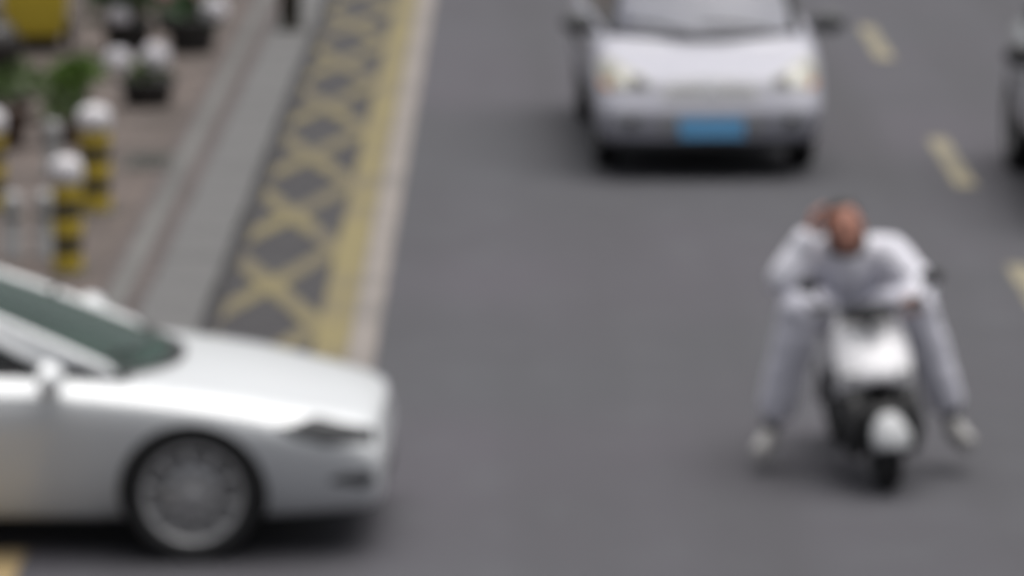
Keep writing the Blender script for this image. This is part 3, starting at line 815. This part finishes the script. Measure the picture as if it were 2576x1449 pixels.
def build_scooter(name, shell):
    s = empty(name)
    # front wheel
    for xx, nm in ((0.0, 'f'), (-1.22, 'r')):
        wh = empty('wheel', (xx, 0, 0.205), s)
        torus_tyre('tyre', 0.145, 0.06, rubber, wh, (0, 0, 0))
        lathe('rim', [(0.105, -0.035), (0.125, -0.03), (0.125, 0.03), (0.105, 0.035), (0.09, 0.012), (0.04, 0.03), (0.0, 0.03)], mid_plastic, wh, 28, 'y')
        lathe('hub', [(0.05, -0.05), (0.05, 0.05)], grey_plastic, wh, 20, 'y')
    # fork legs
    for y in (0.075, -0.075):
        tube('fork_leg', [(0.0, y, 0.205), (-0.10, y, 0.44), (-0.19, y * 0.7, 0.56)], [0.018, 0.024, 0.02], black_plastic, s)
    # front mudguard: pale nose piece, black tail
    for nm, a0, a1, mm, rad in (('mudguard', 12, 60, guard_m, 0.240), ('mudguard_tail', 57, 150, black_plastic, 0.236)):
        rows = []
        for i in range(13):
            a = R(lerp(a0, a1, i / 12))
            tap = 0.78 + 0.22 * math.sin(math.pi * min(1, (i + 2) / 12)) if nm == 'mudguard' else 0.95
            row = []
            for j in range(13):
                q = lerp(-1, 1, j / 12)
                rr = rad - 0.045 * abs(q) ** 2.6
                row.append(Vector((rr * math.cos(a), q * 0.098 * tap, 0.205 + rr * math.sin(a))))
            rows.append(row)
        grid_mesh(nm, rows, mm, s, thick=0.006)
    for y in (1, -1):                         # dark fork covers either side of the wheel
        bm = bmesh.new(); add_blob(bm, (-0.08, y * 0.14, 0.33), 0.11, 0.075, 0.175, Matrix.Rotation(R(-14), 3, 'Y'))
        from_bm('fork_cover', bm, black_plastic, s, True)
    # black inner panel behind the wheel
    rows = []
    for i in range(9):
        z = lerp(0.22, 0.60, i / 8)
        w = lerp(0.185, 0.215, min(1, i / 4))
        rows.append([Vector((-0.215 - 0.03 * (1 - q * q) - 0.02 * (z - 0.2) + 0.05 * (1 - abs(q)) * 0, q * w, z)) for q in [lerp(-1, 1, j / 10) for j in range(11)]])
    grid_mesh('inner_panel', rows, black_plastic, s, thick=0.012)
    # front shield: broad heart-shaped upper fairing with flared lower wings
    prof = [(0.43, 0.235, -0.19), (0.465, 0.22, -0.15), (0.505, 0.195, -0.09), (0.56, 0.188, -0.08), (0.62, 0.192, -0.125), (0.68, 0.192, -0.185), (0.735, 0.185, -0.24), (0.78, 0.17, -0.285), (0.815, 0.145, -0.315)]
    rows = []
    for k, (z, w, x) in enumerate(prof):
        row = []
        for j in range(21):
            q = lerp(-1, 1, j / 20)
            zz = z
            if k <= 2: zz += (3 - k) / 3 * 0.085 * max(0, 1 - abs(q) * 1.25)          # arch over the wheel
            if k >= 6: zz -= (k - 5) / 3 * 0.045 * max(0, 1 - abs(q) * 2.6)            # notch under the handlebar
            row.append(Vector((x - 0.10 * abs(q) ** 2.4, q * w, zz)))
        rows.append(row)
    shield = grid_mesh('front_shield', rows, shell, s, thick=0.012)
    ss = shield.modifiers.new('s', 'SUBSURF'); ss.levels = 1; ss.render_levels = 1
    # side wings of the leg shield
    for y in (1, -1):
        rows = []
        for i in range(8):
            z = lerp(0.30, 0.62, i / 7)
            rows.append([Vector((-0.23 - 0.11 * t, y * (0.205 + 0.012 * math.sin(math.pi * t)) * lerp(0.86, 1.0, i / 7), z)) for t in [j / 5 for j in range(6)]])
        grid_mesh('side_wing', rows, mid_plastic, s, thick=0.01)
    # indicators and headlamp
    for y in (0.135, -0.135):
        bm = bmesh.new(); bmesh.ops.create_uvsphere(bm, u_segments=14, v_segments=8, radius=1)
        for v in bm.verts: v.co = Vector((v.co.x * 0.02, v.co.y * 0.035, v.co.z * 0.018)) + Vector((-0.115, y, 0.575))
        from_bm('indicator', bm, lens_clear, s, True)
    # handlebar with cowl, grips, levers, mirrors, dial
    rows = []
    for i in range(7):
        t = i / 6
        rows.append([Vector((-0.255 + 0.055 * math.sin(math.pi * t) - 0.10 * abs(q) ** 2, q * lerp(0.15, 0.11, t), lerp(0.82, 0.895, t) - 0.02 * q * q)) for q in [lerp(-1, 1, j / 12) for j in range(13)]])
    grid_mesh('handlebar_cowl', rows, black_plastic, s, thick=0.012)
    bm = bmesh.new(); bmesh.ops.create_uvsphere(bm, u_segments=20, v_segments=12, radius=1)
    for v in bm.verts: v.co = Vector((v.co.x * 0.05, v.co.y * 0.06, v.co.z * 0.034)) + Vector((-0.215, 0, 0.855))
    from_bm('headlamp', bm, lens_dark, s, True)
    box('dial', -0.31, -0.22, -0.07, 0.07, 0.865, 0.90, black_plastic, s, 0.012)
    tube('handlebar', [(-0.33, 0.28, 0.89), (-0.27, 0.17, 0.885), (-0.25, 0.0, 0.865), (-0.27, -0.17, 0.885), (-0.33, -0.28, 0.89)], 0.013, black_plastic, s)
    for y in (1, -1):
        tube('grip', [(-0.295, y * 0.19, 0.887), (-0.335, y * 0.295, 0.89)], 0.019, rubber, s)
        tube('brake_lever', [(-0.25, y * 0.16, 0.885), (-0.25, y * 0.21, 0.875), (-0.29, y * 0.29, 0.87)], 0.007, steel, s, 6)
        mr = empty('mirror', (-0.25, y * 0.20, 0.885), s)
        tube('mirror_stem', [(0, 0, 0), (0.03, y * 0.06, 0.06), (0.0, y * 0.10, 0.11)], 0.006, black_plastic, mr, 6)
        bm = bmesh.new(); bmesh.ops.create_uvsphere(bm, u_segments=16, v_segments=10, radius=1)
        for v in bm.verts: v.co = Vector((v.co.x * 0.022, v.co.y * 0.062, v.co.z * 0.042)) + Vector((0.0, y * 0.115, 0.135))
        from_bm('mirror_head', bm, black_plastic, mr, True)
    tube('steering_column', [(-0.20, 0, 0.50), (-0.335, 0, 0.82), (-0.30, 0, 0.875)], 0.026, black_plastic, s)
    # floor, tunnel, seat, rear body
    bm = bmesh.new(); add_box(bm, -0.74, -0.24, -0.15, 0.15, 0.255, 0.30, 0.015); from_bm('footboard', bm, grey_plastic, s)
    rows = []
    for (x, zt, w, zb_) in ((-0.66, 0.62, 0.10, 0.26), (-0.74, 0.70, 0.13, 0.30), (-0.95, 0.70, 0.15, 0.38), (-1.2, 0.69, 0.145, 0.46), (-1.40, 0.70, 0.11, 0.54), (-1.50, 0.70, 0.05, 0.62)):
        half = [(w * 0.7, zb_), (w, lerp(zb_, zt, 0.4)), (w, lerp(zb_, zt, 0.8)), (w * 0.7, zt), (0, zt + 0.005)]
        rows.append([Vector((x, y, z)) for y, z in half] + [Vector((x, -y, z)) for y, z in half[::-1][1:]])
    rb = grid_mesh('rear_body', rows, shell, s, thick=0.01)
    ss = rb.modifiers.new('s', 'SUBSURF'); ss.levels = 1; ss.render_levels = 1
    bm = bmesh.new(); add_box(bm, -1.36, -0.66, -0.135, 0.135, 0.695, 0.765, 0.03)
    for v in bm.verts:
        if v.co.x > -0.85: v.co.y *= 0.75
    from_bm('seat', bm, black_plastic, s, True)
    rows = []
    for i in range(12):
        a = R(lerp(20, 165, i / 11))
        rows.append([Vector((-1.22 + 0.25 * math.cos(a), q * 0.08, 0.205 + (0.25 - 0.03 * q * q) * math.sin(a))) for q in (-1, -0.5, 0, 0.5, 1)])
    grid_mesh('rear_mudguard', rows, black_plastic, s, thick=0.006)
    tube('swing_arm', [(-0.80, 0.10, 0.30), (-1.22, 0.10, 0.205)], 0.022, black_plastic, s)
    tube('shock_absorber', [(-1.18, -0.11, 0.24), (-1.10, -0.11, 0.55)], 0.022, steel, s)
    box('tail_lamp', -1.525, -1.49, -0.07, 0.07, 0.64, 0.69, lens_red, s, 0.01)
    tube('grab_rail', [(-1.25, 0.12, 0.72), (-1.45, 0.12, 0.78), (-1.52, 0.0, 0.79), (-1.45, -0.12, 0.78), (-1.25, -0.12, 0.72)], 0.012, black_plastic, s)
    tube('side_stand', [(-0.75, 0.13, 0.26), (-0.95, 0.19, 0.13), (-1.05, 0.20, 0.13)], 0.011, steel, s)
    return s

SC = Vector((1.835, 23.44, 0))
scooter = build_scooter('motor_scooter', scoot_white)
scooter.location = SC
scooter.rotation_euler = (R(3.0), 0, R(-90 + 7))
tag(scooter, 'white motor scooter with black front wheel and handlebar, ridden towards the viewer', 'scooter')

# ------------------------------------------------------------------ rider
def add_capsule(bm, a, b, ra, rb, n=14):
    a, b = Vector(a), Vector(b)
    d = b - a
    L = max(d.length, 1e-5); d = d / L
    pts, rad = [], []
    for k in range(5):
        t = math.pi / 2 * (1 - k / 4)
        pts.append(a - d * ra * math.sin(t)); rad.append(max(ra * math.cos(t), 1e-4))
    for k in range(5):
        t = math.pi / 2 * k / 4
        pts.append(b + d * rb * math.sin(t)); rad.append(max(rb * math.cos(t), 1e-4))
    add_tube(bm, pts, rad, n)

def fuse(name, bm, m, parent, voxel, smooth=4, wrinkle=0.0, wscale=9.0):
    o = from_bm(name, bm, m, parent, True)
    rm = o.modifiers.new('r', 'REMESH'); rm.mode = 'VOXEL'; rm.voxel_size = voxel
    sm = o.modifiers.new('sm', 'SMOOTH'); sm.iterations = smooth; sm.factor = 0.5
    bake(o)
    o.data.materials.clear(); o.data.materials.append(m)
    if wrinkle:
        nrm = [v.normal.copy() for v in o.data.vertices]
        for v, vn in zip(o.data.vertices, nrm):
            n1 = noise.noise(v.co * wscale) + 0.5 * noise.noise(v.co * wscale * 2.3 + Vector((3, 1, 7)))
            f = noise.noise(Vector((v.co.x * 6 + v.co.z * 9, v.co.y * 7, v.co.z * 13 - v.co.x * 8)))
            v.co += vn * wrinkle * (n1 + 0.7 * f)
    for p in o.data.polygons: p.use_smooth = True
    return o

# joint positions as X, distance behind the front wheel contact, height -> person space
PX, PY = 1.68, SC.y + 0.62
def J(X, dY, z): return Vector((X - PX, SC.y + dY - PY, z))
hip = J(1.675, 0.88, 0.79)
hipR, hipL = J(1.585, 0.84, 0.78), J(1.765, 0.84, 0.78)
belly = J(1.67, 0.84, 0.93)
chest = J(1.668, 0.76, 1.03)
neck0, neck1 = J(1.66, 0.73, 1.12), J(1.652, 0.69, 1.165)
shR, shL = J(1.465, 0.70, 1.075), J(1.88, 0.70, 1.085)
elR, haR = J(1.345, 0.54, 0.985), J(1.465, 0.56, 1.22)
elL, haL = J(2.03, 0.58, 0.945), J(1.985, 0.425, 0.90)
knR, knL = J(1.43, 0.49, 0.825), J(2.0, 0.49, 0.83)
anR, anL = J(1.30, 0.56, 0.27), J(2.185, 0.56, 0.32)
headc = J(1.645, 0.58, 1.235)
hrot = Matrix.Rotation(R(-14), 3, 'Y') @ Matrix.Rotation(R(-10), 3, 'X')   # bowed, tilted to the raised hand
person = None
bm = bmesh.new()
for a, b, ra, rb in ((hipR, hipL, 0.11, 0.11), (hip, belly, 0.13, 0.125), (belly, chest, 0.125, 0.135), (shR, shL, 0.062, 0.062), (chest, neck0, 0.10, 0.06), (neck0, neck1, 0.055, 0.052), (neck1, headc, 0.052, 0.05),
                     (shR, elR, 0.05, 0.04), (elR, haR, 0.04, 0.026), (shL, elL, 0.05, 0.04), (elL, haL, 0.04, 0.028),
                     (hipR, knR, 0.085, 0.06), (knR, anR, 0.055, 0.035), (hipL, knL, 0.085, 0.06), (knL, anL, 0.055, 0.035)):
    add_capsule(bm, a, b, ra, rb)
def H(x, y, z): return headc + hrot @ Vector((x * 1.16, y * 1.1, z * 1.1))
# head: cranium, face, jaw, nose, brow, lips, ears (face looks to -Y)
add_blob(bm, H(0, 0.02, 0.035), 0.090, 0.105, 0.099, hrot)
add_blob(bm, H(0, -0.025, -0.02), 0.081, 0.077, 0.102, hrot)
add_blob(bm, H(0, -0.045, -0.085), 0.045, 0.045, 0.035, hrot)
add_capsule(bm, H(0, -0.092, 0.015), H(0, -0.112, -0.025), 0.009, 0.015)
add_capsule(bm, H(-0.04, -0.085, 0.03), H(0.04, -0.085, 0.03), 0.011, 0.011)
add_capsule(bm, H(-0.018, -0.09, -0.06), H(0.018, -0.09, -0.06), 0.009, 0.009)
for sx in (1, -1):
    add_blob(bm, H(sx * 0.078, 0.01, 0.0), 0.012, 0.02, 0.032, hrot)
# hands with five fingers
def hand(wrist, dirv, palmn, side, curl):
    d = dirv.normalized(); n = (palmn - d * palmn.dot(d)).normalized(); w = d.cross(n) * side
    c = wrist + d * 0.05
    add_capsule(bm, wrist + d * 0.012 - w * 0.014, c + d * 0.03 - w * 0.024, 0.018, 0.017)
    add_capsule(bm, wrist + d * 0.012 + w * 0.014, c + d * 0.03 + w * 0.024, 0.018, 0.016)
    add_capsule(bm, wrist + d * 0.015, c + d * 0.03, 0.019, 0.018)
    for k, (off, ln) in enumerate(((-0.034, 0.068), (-0.012, 0.078), (0.011, 0.072), (0.033, 0.056))):
        p = c + d * 0.038 + w * off
        q = p + (d * math.cos(curl) + n * math.sin(curl)) * ln * 0.45
        r_ = q + (d * math.cos(curl * 2) + n * math.sin(curl * 2)) * ln * 0.32
        e = r_ + (d * math.cos(curl * 2.8) + n * math.sin(curl * 2.8)) * ln * 0.25
        add_capsule(bm, p, q, 0.0095, 0.009, 8); add_capsule(bm, q, r_, 0.009, 0.0085, 8); add_capsule(bm, r_, e, 0.0085, 0.0075, 8)
    p = wrist + d * 0.03 - w * 0.03
    q = p + (d * 0.5 - w * 0.75 + n * 0.35).normalized() * 0.042
    e = q + (d * 0.85 - w * 0.2 + n * 0.5).normalized() * 0.032
    add_capsule(bm, p, q, 0.0125, 0.0105, 8); add_capsule(bm, q, e, 0.0105, 0.009, 8)
hand(haR, Vector((0.30, 0.05, 1.0)), Vector((1, 0.1, -0.2)), 1, R(20))       # raised beside the head
hand(haL, Vector((-0.25, -0.9, -0.05)), Vector((0, -0.1, -1)), -1, R(55))     # left hand closing on the grip
person = fuse('person', bm, skin_m, None, 0.0055, 4)
person.location = (PX, PY, 0)
tag(person, 'dark-haired person in white shirt and pale trousers riding, one hand raised to head', 'person')
# eyes
for sx in (1, -1):
    bm = bmesh.new(); add_blob(bm, H(sx * 0.031, -0.083, 0.012), 0.012, 0.009, 0.008, hrot); from_bm('eye', bm, black_plastic, person, True)
# hair
bm = bmesh.new()
bmesh.ops.create_uvsphere(bm, u_segments=40, v_segments=24, radius=1)
for v in bm.verts:
    p = Vector((v.co.x * 0.088, v.co.y * 0.106, v.co.z * 0.102))
    k = 1 + 0.035 * noise.noise(v.co * 7) + 0.03 * noise.noise(v.co * 19)
    v.co = p * k
kill = [v for v in bm.verts if v.co.z < 0.0 - 0.03 or (v.co.y < -0.035 and v.co.z < 0.07) or (v.co.y < 0.02 and v.co.z < 0.02)]
bmesh.ops.delete(bm, geom=kill, context='VERTS')
for v in bm.verts: v.co = H(*(v.co + Vector((0, 0.02, 0.032))))
hair = from_bm('hair', bm, hair_m, person, True)
so = hair.modifiers.new('t', 'SOLIDIFY'); so.thickness = 0.012; so.offset = -1
bm = bmesh.new(); add_blob(bm, H(0, 0.055, -0.055), 0.105, 0.06, 0.10, hrot)
for v in bm.verts: v.co += v.normal * 0.006 * noise.noise(v.co * 30)
from_bm('hair', bm, hair_m, person, True)
# shirt
bm = bmesh.new()
for a, b, ra, rb in ((hip + Vector((0, 0, 0.03)), belly, 0.185, 0.18), (belly, chest, 0.18, 0.185), (shR, shL, 0.098, 0.098), (chest + Vector((-0.09, 0, 0.02)), shR, 0.13, 0.10), (chest + Vector((0.09, 0, 0.02)), shL, 0.13, 0.10), (chest, neck0, 0.13, 0.072),
                     (shR, elR, 0.10, 0.088), (elR, elR.lerp(haR, 0.84), 0.088, 0.058), (shL, elL, 0.10, 0.09), (elL, elL.lerp(haL, 0.92), 0.085, 0.058),
                     (hipR + Vector((0, -0.02, 0.0)), hipL + Vector((0, -0.02, 0)), 0.15, 0.15)):
    add_capsule(bm, a, b, ra, rb)
shirt = fuse('shirt', bm, shirt_m, person, 0.009, 4, 0.007, 9)
bm = bmesh.new()
for k in range(2):
    c = neck0 + Vector((0, -0.005, 0.018))
    pts = [c + Vector((math.cos(t) * (0.068 + 0.006 * k), math.sin(t) * 0.066 - 0.01, 0.012 * math.sin(t) - 0.014 * k)) for t in [R(-70) + R(320) * i / 20 for i in range(21)]]
    add_tube(bm, pts, 0.014, 8)
from_bm('collar', bm, shirt_m, shirt, True)
# trousers
bm = bmesh.new()
for a, b, ra, rb in ((hipR, hipL, 0.135, 0.135), (hipR, knR, 0.13, 0.125), (knR, anR.lerp(knR, 0.1), 0.118, 0.10), (hipL, knL, 0.13, 0.125), (knL, anL.lerp(knL, 0.1), 0.118, 0.10)):
    add_capsule(bm, a, b, ra, rb)
fuse('trousers', bm, trouser_m, person, 0.009, 4, 0.008, 8)
# socks and shoes
for an, tx, dz in ((anR, -0.07, -0.13), (anL, 0.07, -0.13)):
    foot = an + Vector((tx * 0.4, -0.02, dz + 0.02))
    toe = foot + Vector((tx * 0.9, -0.16, -0.035))
    heel = foot + Vector((0, 0.06, -0.02))
    bm = bmesh.new(); add_capsule(bm, an + Vector((0, 0, 0.02)), foot + Vector((0, 0, 0.02)), 0.05, 0.044); from_bm('sock', bm, sock_m, person, True)
    bm = bmesh.new()
    add_capsule(bm, heel, toe, 0.042, 0.038); add_capsule(bm, foot + Vector((0, 0, 0.015)), toe, 0.046, 0.034)
    sh = fuse('shoe', bm, shoe_m, person, 0.006, 3)
    bm = bmesh.new(); add_tube(bm, [heel + Vector((0, 0.03, -0.038)), heel.lerp(toe, 0.5) + Vector((0, 0, -0.038)), toe + Vector((0, -0.03, -0.034))], [0.026, 0.036, 0.024], 12)
    for v in bm.verts: pass
    from_bm('sole', bm, shoe_m, sh, True)

# ------------------------------------------------------------------ pavement furniture
PZ = 0.112
def bollard(x, y, h, r, label):
    b = empty('striped_bollard', (x, y, PZ))
    lathe('base_plate', [(r * 1.5, 0), (r * 1.5, 0.012), (r * 1.02, 0.02)], iron, b, 28)
    n = 5; z = 0.02; hh = (h - 0.17 - 0.02) / n
    for k in range(n):
        lathe('band', [(r, z), (r * 1.015, z + 0.006), (r * 1.015, z + hh - 0.006), (r, z + hh)], bol_yellow if k % 2 == 0 else bol_black, b, 28)
        z += hh
    lathe('cap', [(r * 1.0, z), (r * 1.12, z + 0.01), (r * 1.12, z + 0.09), (r * 0.95, z + 0.14), (r * 0.5, z + 0.165), (0, z + 0.17)], cap_white, b, 28)
    tag(b, label, 'bollard', 'striped bollards along the pavement')
    return b
bollard(-2.885, 31.95, 0.73, 0.105, 'yellow and black striped bollard with white cap beside the drain grate')
bollard(-2.832, 29.4, 0.74, 0.092, 'yellow and black striped bollard with white cap nearest the white sedan')
bollard(-3.60, 32.0, 0.70, 0.10, 'yellow and black striped bollard cut by the frame edge behind the steel hoop')

def pale_post(x, y, h, label):
    o = empty('pale_post', (x, y, PZ))
    lathe('post', [(0.075, 0), (0.075, 0.02), (0.064, 0.035), (0.062, h - 0.05), (0.055, h - 0.015), (0.03, h), (0, h)], pale_steel, o, 24)
    lathe('collar', [(0.066, h * 0.62), (0.071, h * 0.63), (0.071, h * 0.70), (0.066, h * 0.71)], iron, o, 24)
    tag(o, label, 'post', 'short pale posts behind the striped bollards')
pale_post(-3.03, 30.0, 0.43, 'short pale post just left of the nearest striped bollard')
pale_post(-3.24, 30.0, 0.42, 'short pale post second from the nearest striped bollard')
pale_post(-3.33, 33.6, 0.40, 'short pale post left of the striped bollard beside the drain grate')

# drain grate
g = empty('drain_grate', (-2.70, 34.35, PZ))
box('grate_frame', -0.17, 0.17, -0.36, -0.32, 0.0, 0.014, iron, g)
box('grate_frame', -0.17, 0.17, 0.32, 0.36, 0.0, 0.014, iron, g)
box('grate_frame', -0.17, -0.14, -0.318, 0.318, 0.0, 0.014, iron, g)
box('grate_frame', 0.14, 0.17, -0.318, 0.318, 0.0, 0.014, iron, g)
box('sump', -0.138, 0.138, -0.316, 0.316, 0.0, 0.003, black_plastic, g)
for k in range(9):
    box('slat', -0.137, 0.137, -0.30 + k * 0.069, -0.265 + k * 0.069, 0.0035, 0.012, iron, g)
tag(g, 'dark iron drain grate set in the pink pavement', 'drain')

# black post at the kerb
bp = empty('black_bollard', (-2.085, 42.8, 0.122))
lathe('post', [(0.10, 0), (0.10, 0.70), (0.085, 0.72), (0.085, 0.76), (0.10, 0.78), (0.10, 0.82), (0.075, 0.88), (0.0, 0.90)], bol_black, bp, 28)
lathe('foot_ring', [(0.125, 0), (0.125, 0.04), (0.102, 0.06)], bol_black, bp, 28)
lathe('reflective_ring', [(0.101, 0.56), (0.104, 0.565), (0.104, 0.63), (0.101, 0.635)], cap_white, bp, 28)
tag(bp, 'black bollard standing on the grey kerb at the frame top', 'bollard')

# planters
def leaves(name, m, parent, n, cx, cy, cz, rx, ry, rz, size, seed, lean=0.5):
    rng = random.Random(seed)
    v, f = [], []
    for i in range(n):
        # points concentrated in a few clumps
        cl = rng.randrange(7)
        rc = random.Random(seed * 31 + cl)
        c = Vector((rc.uniform(-0.6, 0.6) * rx, rc.uniform(-0.6, 0.6) * ry, rc.uniform(-0.4, 0.6) * rz))
        d = Vector((rng.gauss(0, 1), rng.gauss(0, 1), rng.gauss(0, 1))).normalized() * (rng.random() ** 0.4)
        p = c + Vector((d.x * rx * 0.5, d.y * ry * 0.5, d.z * rz * 0.5)) + Vector((cx, cy, cz))
        ax = (d + Vector((rng.uniform(-.6, .6), rng.uniform(-.6, .6), rng.uniform(0.0, lean)))).normalized()
        sd = ax.orthogonal().normalized()
        sd = Matrix.Rotation(rng.uniform(0, 6.28), 3, ax) @ sd
        up = ax.cross(sd)
        L = size * rng.uniform(0.7, 1.4); W = L * rng.uniform(0.35, 0.5)
        b = len(v)
        v += [p, p + ax * L * 0.45 + sd * W * 0.5 + up * L * 0.05, p + ax * L - up * L * 0.12, p + ax * L * 0.45 - sd * W * 0.5 + up * L * 0.05, p + ax * L * 0.5 - up * L * 0.03]
        f += [(b, b + 1, b + 4), (b + 1, b + 2, b + 4), (b + 2, b + 3, b + 4), (b + 3, b, b + 4)]
    o = pyd(name, v, f, m, parent, True)
    return o

def bloom(m, parent, c, r, seed):
    rng = random.Random(seed)
    v, f = [], []
    for i in range(150):
        t = i / 149; ph = i * 2.39996
        z = 1 - 1.5 * t
        d = Vector((math.sqrt(max(0, 1 - z * z)) * math.cos(ph), math.sqrt(max(0, 1 - z * z)) * math.sin(ph), z))
        p = Vector(c) + d * r * rng.uniform(0.86, 1.05)
        a = d.orthogonal().normalized(); a = Matrix.Rotation(rng.uniform(0, 6), 3, d) @ a; bb_ = d.cross(a)
        s = r * 0.24
        b = len(v)
        v += [p - a * s + d * s * 0.2, p - bb_ * s + d * s * 0.2, p + a * s + d * s * 0.2, p + bb_ * s + d * s * 0.2, p - d * s * 0.15]
        f += [(b, b + 1, b + 4), (b + 1, b + 2, b + 4), (b + 2, b + 3, b + 4), (b + 3, b, b + 4)]
    return pyd('bloom', v, f, m, parent)

def planter(x, y, r, h, label, blooms, leafm, nleaf, seed, spread=1.0, tall=0.30, potm=None, group='black planters along the pavement'):
    p = empty('flower_planter', (x, y, PZ))
    lathe('pot', [(r * 0.72, 0), (r * 0.80, 0.02), (r * 0.97, h * 0.85), (r * 1.06, h * 0.87), (r * 1.06, h), (r * 0.96, h), (r * 0.93, h * 0.8), (0, h * 0.8)], potm or pot_black, p, 28)
    lathe('soil', [(r * 0.94, h * 0.81), (r * 0.5, h * 0.86), (0, h * 0.87)], soil_m, p, 20)
    rng = random.Random(seed)
    for k in range(6):
        a = rng.uniform(0, 6.28); q = rng.uniform(0.3, 0.9) * r * spread
        tube('stem', [(0.02 * math.cos(a), 0.02 * math.sin(a), h * 0.8), (q * 0.5 * math.cos(a), q * 0.5 * math.sin(a), h + tall * 0.4), (q * math.cos(a), q * math.sin(a), h + tall * 0.8)], [0.009, 0.007, 0.004], stem_m, p, 6)
    leaves('foliage', leafm, p, nleaf, 0, 0, h + tall * 0.45, r * 1.25 * spread, r * 1.25 * spread, tall * 0.7, 0.10, seed)
    for k, (bx, by, bz, br, bmat) in enumerate(blooms):
        tube('stem', [(0, 0, h * 0.8), (bx * 0.6, by * 0.6, h + (bz - h) * 0.6), (bx, by, bz)], [0.008, 0.006, 0.005], stem_m, p, 6)
        bloom(bmat, p, (bx, by, bz), br, seed * 7 + k)
    tag(p, label, 'planter', group)
    return p
planter(-2.97, 37.6, 0.225, 0.22, 'black planter with two round white flower heads, above the grate', [(-0.22, -0.14, 0.36, 0.105, petal_white), (0.07, -0.03, 0.375, 0.115, petal_white)], leaf_b, 60, 3, 0.6, 0.10)
planter(-2.86, 41.2, 0.23, 0.30, 'black planter with one white flower head, nearest the black bollard', [(0.20, -0.05, 0.36, 0.115, petal_white)], leaf_c, 180, 5, 1.0, 0.24)
planter(-3.42, 41.2, 0.22, 0.28, 'black planter with blue-green leaves and a grey-white flower head beside the yellow bin', [(-0.05, -0.22, 0.33, 0.09, petal_white)], leaf_c, 520, 11, 1.4, 0.44)
planter(-3.12, 42.9, 0.20, 0.16, 'black planter with pink flower heads at the frame top', [(-0.05, -0.08, 0.29, 0.12, petal_pink), (0.14, 0.0, 0.27, 0.10, petal_pink)], leaf_a, 160, 13, 1.0, 0.16)
planter(-3.56, 36.9, 0.19, 0.16, 'low planter of fresh green leaves left of the white flower heads', [], leaf_b, 420, 17, 1.0, 0.22)
planter(-4.02, 36.7, 0.22, 0.20, 'low planter of olive green leaves at the frame edge', [], leaf_a, 300, 19, 1.1, 0.20)
planter(-3.80, 45.0, 0.24, 0.30, 'tall leafy planter behind the yellow bin', [], leaf_a, 700, 23, 1.6, 0.62)

pot_brown = mat('brown_glazed_pot', (0.085, 0.05, 0.035), rough=0.35, var=0.3, scale=15)
planter(-3.62, 43.4, 0.20, 0.26, 'brown pot of dark leaves with a small white flower right of the yellow bin', [(0.0, -0.2, 0.30, 0.07, petal_white)], leaf_c, 520, 37, 1.4, 0.46, pot_brown, 'brown pots among the planters')
planter(-3.90, 35.2, 0.24, 0.30, 'large brown pot with sparse leaves nearest the frame edge', [], leaf_a, 110, 41, 1.0, 0.16, pot_brown, 'brown pots among the planters')
planter(-3.44, 35.3, 0.17, 0.20, 'small brown pot with a few leaves behind the bollard by the grate', [], leaf_a, 90, 43, 1.0, 0.14, pot_brown, 'brown pots among the planters')
# yellow bin
b = empty('wheelie_bin', (-4.24, 41.4, PZ)); b.scale = (1.3, 1.3, 1.3)
bm = bmesh.new()
sec = [(0.10, 0.19, 0.20), (0.14, 0.205, 0.215), (0.55, 0.235, 0.25), (0.82, 0.255, 0.275), (0.86, 0.275, 0.295), (0.90, 0.275, 0.295)]
rings = []
for z, wx, wy in sec:
    ring = []
    for k in range(24):
        t = 2 * math.pi * k / 24
        cx_, sx_ = math.cos(t), math.sin(t)
        ring.append(bm.verts.new((wx * math.copysign(abs(cx_) ** 0.45, cx_), wy * math.copysign(abs(sx_) ** 0.45, sx_), z)))
    rings.append(ring)
for r0, r1 in zip(rings, rings[1:]):
    for k in range(24): bm.faces.new((r0[k], r0[(k + 1) % 24], r1[(k + 1) % 24], r1[k]))
bm.faces.new(rings[0][::-1]); bm.faces.new(rings[-1])
from_bm('bin_body', bm, bin_yellow, b, True)
bm = bmesh.new(); add_box(bm, -0.29, 0.29, -0.33, 0.31, 0.905, 0.96, 0.025); from_bm('lid', bm, bin_yellow, b)
tube('handle', [(-0.2, 0.31, 0.88), (-0.2, 0.37, 0.90), (0.2, 0.37, 0.90), (0.2, 0.31, 0.88)], 0.015, black_plastic, b)
for sx in (1, -1):
    w = lathe('wheel', [(0.03, -0.025), (0.09, -0.025), (0.10, -0.012), (0.10, 0.012), (0.09, 0.025), (0.03, 0.025)], rubber, b, 24, 'x', closed=True); w.location = (sx * 0.215, 0.17, 0.10)
bm = bmesh.new(); add_box(bm, -0.17, 0.17, -0.17, 0.02, 0.0, 0.10, 0.02); from_bm('foot', bm, black_plastic, b)
tag(b, 'yellow plastic wheelie bin among the planters', 'bin')

# black sack
sk = empty('rubbish_sack', (-4.42, 39.75, PZ))
bm = bmesh.new(); bmesh.ops.create_uvsphere(bm, u_segments=28, v_segments=18, radius=1)
for v in bm.verts:
    c = v.co.copy()
    k = 1 + 0.16 * noise.noise(c * 2.5) + 0.07 * noise.noise(c * 7)
    z = c.z * 0.24
    v.co = Vector((c.x * 0.24 * k, c.y * 0.22 * k, max(z * k, -0.20) + 0.20))
from_bm('sack_body', bm, bag_black, sk, True)
tube('sack_neck', [(0, 0, 0.42), (0.01, 0, 0.48), (0.04, 0.0, 0.54)], [0.05, 0.025, 0.06], bag_black, sk, 10)
tag(sk, 'black rubbish sack slumped below the yellow bin', 'sack')
